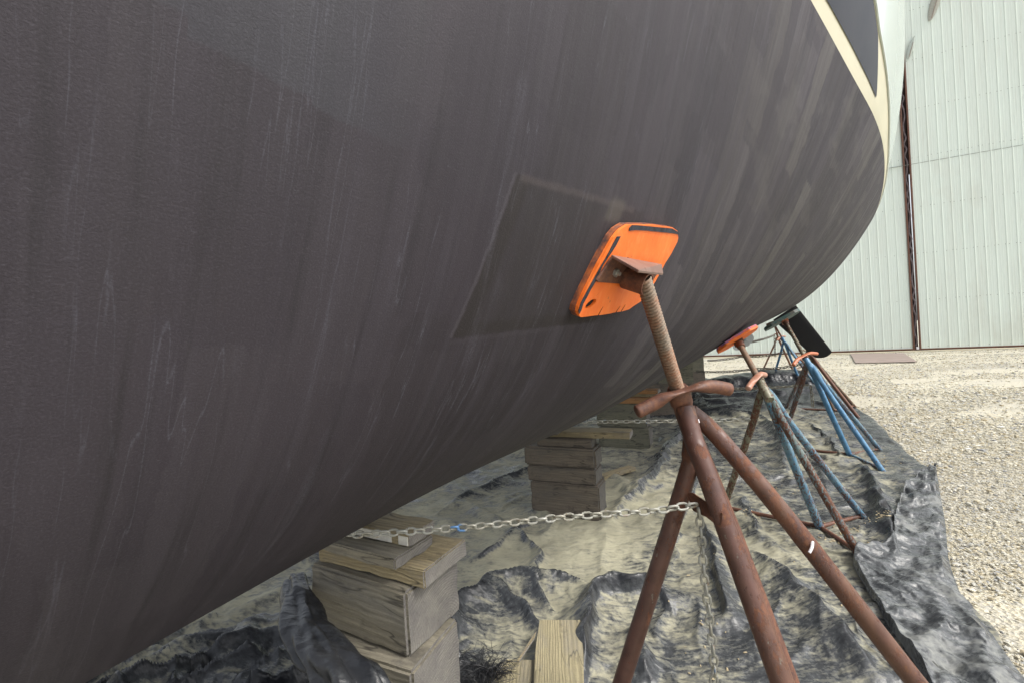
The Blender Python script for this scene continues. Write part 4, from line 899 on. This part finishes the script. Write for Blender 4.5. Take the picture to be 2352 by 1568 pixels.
# second, looser length of plastic heaped along the right edge
TARP2 = tarp_material('dusty_sheen_plastic', -.06, (.25, .255, .235), 1.5)  # veil raised: more bluish grey sheen put into the colour, over dust
Lf = curvy([(2140, 1075), (2085, 1120), (2055, 1200), (2050, 1260), (1962, 1296), (1990, 1360), (2035, 1440), (2130, 1580), (2330, 1900)], 13)
Rt = curvy([(2150, 1072), (2160, 1140), (2172, 1210), (2180, 1290), (2205, 1365), (2235, 1410), (2290, 1480), (2380, 1600), (2620, 1900)], 13)
Q = np.array([[v.x, v.y] for v in Lf]), np.array([[v.x, v.y] for v in Rt]); T = np.linspace(0, 1, 44); Q = [upsample(q[:, None], 1)[:, 0] for q in Q]
XY = Q[0][:, None]*(1-T)[None, :, None]+Q[1][:, None]*T[None, :, None]; wd = np.linalg.norm(Q[0]-Q[1], axis=1)[:, None]
arc = np.concatenate([[0], np.cumsum(np.linalg.norm(np.diff((Q[0]+Q[1])/2, axis=0), axis=1))])[:, None]; Wm = T[None]*wd
sd0 = .028*np.exp(-((T-.10)/.10)**2)[None]+.055*np.clip(1-np.abs(noise(arc*1.5+Wm, Wm*5.5+arc*1.2, 63))*2.6, 0, 1)**1.5+.030*np.clip(1-np.abs(noise(arc*4-Wm*3, Wm*9, 64))*2.6, 0, 1)**1.3
PL, FL = sheet(XY, sd0*np.clip(wd/.3, .1, 1), 1.03+.06*np.clip(.5+noise(arc*3+Wm, Wm*4, 67), 0, 1), 1, (90, 40), (.004, .003))
PL[..., 2] = blur(PL[..., 2], 1); PL = upsample(PL, 3); tt = np.linspace(0, 1, PL.shape[1])[None]
zl = np.maximum(PL[..., 2], 0)*np.clip((1-tt)/.12, .1, 1)*np.clip(tt/.02, .2, 1)
under = np.where(PL[..., 0] < right_edge(PL[..., 1]), sheet_z(PL[..., 0], PL[..., 1]), 0)
zl = np.maximum(zl+.012, blur(under, 2)+.012*np.ones_like(under))+.012*np.exp(-(tt/.05)**2)*(tt > .004)
zl = np.where((tt < .004) & (zl > 0), np.minimum(zl, .05), zl)
dd = .22+.3*noise(PL[..., 0]*2, PL[..., 1]*2, 66)-.1*np.clip((zl-blur(zl, 10))/.006, -1, 2)
o = mesh_np('loose_plastic', np.stack([PL[..., 0], PL[..., 1], zl], -1).reshape(-1, 3), grid_faces(*zl.shape), TARP2, attrs={'dust': dd.ravel()})
tag(o, 'loose crumpled length of black plastic along the gravel, folded over the right edge', 'plastic sheet')
# thick dark roll of plastic leaning against the nearest stack
TARP3 = tarp_material('clean_black_plastic', -.30, (.2, .2, .18), .7)
rp = [P(672, 1330, 1.38), P(680, 1390, 1.26), P(708, 1450, 1.15), P(760, 1520, 1.06), P(830, 1600, 1.0), P(930, 1750, .98)]
c = curve_pts(rp, 22); mb_v = []; nn = 56
ref = Vector((1, 0, 0)); vsr = []
for i, p in enumerate(c):
    t = (c[min(i+1, len(c)-1)]-c[max(i-1, 0)]).normalized(); a = (ref-t*ref.dot(t)).normalized(); b = t.cross(a)
    for k_ in range(nn):
        th = 2*math.pi*k_/nn; rr = .040*(.60+.62*i/len(c))*(1+.22*math.sin(2*th+i*.05)+.14*math.sin(5*th+i*.06+math.sin(i*.1))+.45*float(noise(np.array([4+1.6*math.cos(th)+i*.012]), np.array([1.6*math.sin(th)+i*.055]))[0]))
        vsr.append(p+(a*math.cos(th)*1.3+b*math.sin(th)*.75)*rr)
o = mesh_np('plastic_fold', np.array([tuple(v) for v in vsr]), np.array([(i*nn+k_, i*nn+(k_+1) % nn, (i+1)*nn+(k_+1) % nn, (i+1)*nn+k_) for i in range(len(c)-1) for k_ in range(nn)]), TARP3, attrs={'dust': np.zeros(len(vsr))})
tag(o, 'thick shiny roll of black plastic curving round the left foot of the nearest block stack', 'plastic roll')
# wood chips and pebbles dropped on the sheet
def litter():
    rg = np.random.default_rng(12); V = []; Fc = []
    spots = [((1930, 1005), .12, 60), ((1975, 985), .1, 40), ((1800, 1190), .1, 20), ((2000, 1060), .25, 90), ((1925, 1230), .14, 50), ((1940, 1250), .10, 40), ((2025, 1210), .14, 40), ((1840, 1130), .2, 30), ((1810, 1025), .1, 30), ((1720, 1190), .1, 20), ((1900, 960), .15, 40), ((1740, 1350), .4, 22), ((1500, 1060), .2, 20), ((1650, 1500), .3, 16)]
    for (px, r, n) in spots:
        g = G(*px)
        for _ in range(n):
            x, y = g.x+rg.normal()*r*.5, g.y+rg.normal()*r*.4; h = sheet_z(np.array([x]), np.array([y])); s = rg.uniform(.0015, .005); a = rg.random()*6.28; l = s*rg.uniform(1, 2.6)
            b = len(V); z = float(h[0])+.008
            for (du, dv, dz) in ((-1, -1, 0), (1, -.8, 0), (.9, 1, 0), (-1, .8, 0), (-.6, -.5, 1), (.6, -.5, 1), (.5, .6, 1), (-.6, .5, 1)):
                V.append((x+(du*l*math.cos(a)-dv*s*math.sin(a)), y+(du*l*math.sin(a)+dv*s*math.cos(a)), z+dz*s*.7))
            Fc += [(b+4, b+5, b+6, b+7), (b, b+1, b+5, b+4), (b+1, b+2, b+6, b+5), (b+2, b+3, b+7, b+6), (b+3, b, b+4, b+7)]
    o = mesh_np('debris', np.array(V), np.array(Fc), simple('pale_chips', (.5, .42, .26), .9, (.25, .2, .13), 60), smooth=False); tag(o, kind='stuff', label='wood chips and grit scattered on the plastic')
litter()
# plywood offcuts at the bottom edge
def board(px, z, th, mat, label, name='plywood_board'):
    q = [G(*p, z) for p in px]; cc = sum(q, Vector())/len(q); root_off = cc
    me = bpy.data.meshes.new(name); n = len(q); d1 = (q[1]-q[0]).normalized(); ang = math.atan2(d1.y, d1.x)+math.pi/2
    R_ = Matrix.Rotation(-ang, 3, 'Z'); vs = [R_ @ (p-cc) for p in q]; vs = vs+[v+Vector((0, 0, th)) for v in vs]
    me.from_pydata(vs, [], [tuple(range(n)), tuple(range(2*n-1, n-1, -1))]+[(i, i+n, (i+1) % n+n, (i+1) % n) for i in range(n)])
    bm = bmesh.new(); bm.from_mesh(me); bmesh.ops.recalc_face_normals(bm, faces=bm.faces[:]); bm.to_mesh(me); bm.free(); me.materials.append(mat)
    o = bpy.data.objects.new(name, me); C.objects.link(o); o.location = cc; o.rotation_euler = (0, 0, ang); return tag(o, label, 'plywood')
board([(1240, 1430), (1333, 1430), (1340, 1500), (1342, 1620), (1225, 1620), (1230, 1500)], .085, .014, WOOD_PLY, 'plywood offcut with wavy grain lying between two black folds at the bottom edge', )
board([(1165, 1520), (1250, 1522), (1300, 1640), (1100, 1660), (1085, 1580)], .062, .012, WOOD_PLY, 'second plywood offcut partly under the wavy-grained one, beside the frayed bristles')
mb = MB(); mb.prism([G(1187, 1520, .11), G(1193, 1520, .11), G(1228, 1466, .12), G(1232, 1452, .12), G(1224, 1462, .12)], (0, 0, .006)); o = mb.build('wood_splinter', WOOD_YEL, smooth=False); tag(o, 'long pale splinter of wood leaning on the plywood offcut', 'splinter')
# frayed black bristles
mb = MB(); base = G(1120, 1560, .09)
for i in range(240):
    a0 = base+Vector((random.gauss(0, .022), random.gauss(0, .03), random.uniform(-.01, .02)))
    q = G(1120+random.uniform(-75, 75), 1560-abs(random.gauss(0, 32)), .10+random.uniform(0, .03)); mid_ = a0.lerp(q, .5)+Vector((random.gauss(0, .012), random.gauss(0, .012), random.uniform(.0, .03)))
    mb.tube(curve_pts([a0, mid_, q], 4), .0008, 4, cap=False)
for i in range(40):
    a0 = G(1060+random.uniform(-15, 60), 1520+random.uniform(-25, 40), .07); q = a0+Vector((random.uniform(-.06, .09), random.uniform(-.04, .06), random.uniform(0, .03))); mb.tube(curve_pts([a0, a0.lerp(q, .5)+Vector((random.gauss(0, .02), random.gauss(0, .02), .015)), q], 4), .0008, 4, cap=False)
o = mb.build('frayed_rope', simple('black_bristle', (.008, .008, .01), .5)); tag(o, 'frayed tangle of black rope fibres beside the plywood at the bottom edge', 'rope')

# ------------------------------------------------------------------ shed
W0 = Vector((19.4, 16.5, 0)); WD = Vector((-.902, .431, 0)).normalized(); WN = Vector((-WD.y, WD.x, 0)); 
if WN.y > 0: WN = -WN
def wp(t, z, out=0.): return W0+WD*t+WN*out+Vector((0, 0, z))
m = M('painted_metal_siding', .45); v = m.mp((1, 1, 1))
a = m.noi(m.mp((1.1, 1.1, .18)), 1.6, 5, .6); b = m.noi(m.mp((.5, .5, .35)), 1.1, 4)
c = m.mix(m.ramp(a, (.4, 0), (.66, .6)), (.655, .73, .675), (.61, .66, .605)); c = m.mix(m.ramp(b, (.56, 0), (.74, .45)), c, (.50, .50, .43))
rs = m.noi(m.mp((7, 7, .25)), 2, 5, .6); c = m.mix(m.ramp(rs, (.58, 0), (.75, .3)), c, (.45, .42, .35))
m.col(c); SID = m.m
DARKRUST = rust_mat('dark_rusty_iron', None)
shed = empty('metal_shed', wp(3, 0), 'tall pale green metal shed with ribbed siding and big sliding doors', 'building')
def siding(t0, t1, z0, z1, out, name):
    ts, os_ = [], []; pitch = .30; t = t0
    while t < t1:
        for dt, oo in ((0, 0), (.020, .0), (.034, .014), (.052, .014), (.066, 0), (.15, 0), (.154, .004), (.166, .004), (.17, 0), (.22, 0), (.224, .004), (.236, .004), (.24, 0)):
            if t+dt < t1: ts.append(t+dt); os_.append(oo)
        t += pitch
    ts.append(t1); os_.append(0); zz = np.array([z0, z1]); V = []
    for z in zz:
        for t, oo in zip(ts, os_): V.append(tuple(wp(t, z, out+oo)))
    return mesh_np(name, np.array(V), grid_faces(2, len(ts)), SID, shed, smooth=False)
TP = 3.14
siding(-6, TP-.13, .09, 7.62, .02, 'sliding_door'); siding(-6, TP-.13, 7.6, 17.5, .0, 'wall'); siding(TP+.12, 24, .09, 7.62, -.03, 'sliding_door'); siding(TP+.12, 24, 7.6, 17.5, -.05, 'wall')
mb = MB()
for i in range(70):
    for zr in (2.05, 3.95, 5.85, 7.85, 9.8, 11.8, 13.8, 15.6):
        for dt in (.085, .275):
            t = -6+i*.30+dt
            if t < TP-.15 and random.random() > .12: p = wp(t, zr+random.uniform(-.012, .012), .023); mb.tube([p, p+WN*.008], .011, 6)
for i in range(60):
    for zr in (.17, 2.05, 3.95, 5.85, 7.85, 9.8):
        t = TP+.16+i*.30+(.09 if zr > 1 else .03); p = wp(t, zr, -.03); mb.tube([p, p+WN*.008], .011, 6)
for i in range(30): p = wp(-6+i*.30+.09, .17, .023); mb.tube([p, p+WN*.008], .011, 6)
mb.build('rivet', simple('grey_rivet', (.16, .17, .15), .6), shed)
def vbox(t0, t1, z0, z1, o0, o1, name, mat, par=None):
    mb = MB(); mb.prism([wp(t0, z0, o0), wp(t1, z0, o0), wp(t1, z0, o1), wp(t0, z0, o1)], (0, 0, z1-z0)); return mb.build(name, mat, par or shed, smooth=False)
LAP = simple('dark_lap_steel', (.25, .27, .24), .6); REDR = rust_mat('red_rusty_iron')
vbox(-6, 24, 7.590, 7.604, .0, .030, 'lap_joint', LAP)  # dark steel strip along the lap
vbox(TP-.125, TP-.075, 0.02, 17, -.02, .05, 'door_edge', REDR); vbox(TP+.07, TP+.12, 0.02, 17, -.05, .03, 'door_edge', REDR)
BLK = simple('black_gap', (.05, .035, .035), .9)
vbox(TP-.075, TP+.07, .02, 17, -.16, -.10, 'door_gap', BLK)
mb = MB(); pts = []
for i in range(900):
    z = .2+i*.0075*2; pts.append(wp(TP-.0+.035*math.sin(z*9+1.5*math.sin(z*3)), z, -.05+.02*math.sin(z*14)))
mb.tube(pts, .030, 6); mb.build('door_seal', simple('crumpled_seal', (.20, .17, .18), .6, (.13, .10, .11), 12), shed)
vbox(-6, 24, .035, .085, -.06, .035, 'bottom_rail', DARKRUST); vbox(-6, 24, -.03, .034, -.3, -.05, 'sill', BLK)
vbox(TP-.05, TP+.03, .06, .16, -.02, .06, 'paper_tag', WHITEM)
vbox(-6, 24, 7.4, 17.4, -.8, -.6, 'inner_wall', BLK)
for i, (zt_) in enumerate([17.5]): vbox(-6.2, 24.2, 17.5, 17.8, -6, .3, 'roof', SID)
# dusty concrete kerb along the shed
CON = simple('dusty_concrete', (.58, .52, .38), .9, (.50, .45, .34), 6)
mb = MB(); mb.prism([wp(-7, -.05, .45), wp(25, -.05, .45), wp(25, -.05, -.3), wp(-7, -.05, -.3)], (0, 0, .062)); o = mb.build('concrete_kerb', CON, smooth=False); tag(o, kind='structure', label='pale concrete strip along the shed')
# brown steel plate on the gravel by the shed
q = [G(1953, 812), G(2075, 811), G(2107, 831), G(1965, 834)]; mb = MB(); mb.prism([Vector((p.x, p.y, .004)) for p in q], (0, 0, .012)); o = mb.build('steel_plate', simple('brown_plate', (.20, .155, .135), .8, (.25, .20, .175), 3), smooth=False); tag(o, 'flat reddish brown steel plate lying on the gravel before the shed', 'plate')
# vent hoods on the shed wall
def hood(px, py, sz, hgt, lean, mat, label):
    a, b = ray(px, py); t = (19.4-a*16.5)/(.902+a*.431); Y = 16.5+.431*t; c = wp(t, H+b*Y, .02); root = empty('wall_light', c, label, 'wall light', 'lights on the shed wall')
    mb = MB(); vs = []; fs = []
    for i in range(13):
        f = i/12; z = (f-.5)*hgt; w_ = sz*math.sin(math.pi*min(max(f*.9+.05, 0), 1))**.7; dp = .16*f+.02
        for k_ in range(10): th = math.pi*k_/9; vs.append(c+WD*(math.cos(th)*w_-z*lean)+WN*(math.sin(th)*dp)+Vector((0, 0, z)))
    fs = [(i*10+k_, i*10+k_+1, (i+1)*10+k_+1, (i+1)*10+k_) for i in range(12) for k_ in range(9)]
    mb.add(vs, fs); mb.build('housing', mat, root)
    vb = MB(); vb.tube([c+WN*.05+Vector((0, 0, -hgt*.45))+WD*hgt*.4*lean, c+WN*.17+Vector((0, 0, hgt*.2))-WD*hgt*.2*lean], .012, 6); vb.build('ridge', simple('brown_ridge', (.3, .24, .2), .6), root)
hood(2091, 113, .10, .78, .25, GEL, 'small white oval lamp high on the shed wall beside the white topside')
hood(2147, 8, .16, 1.3, .28, simple('grey_hood', (.42, .42, .37), .5), 'long grey hooded lamp at the very top of the shed wall')
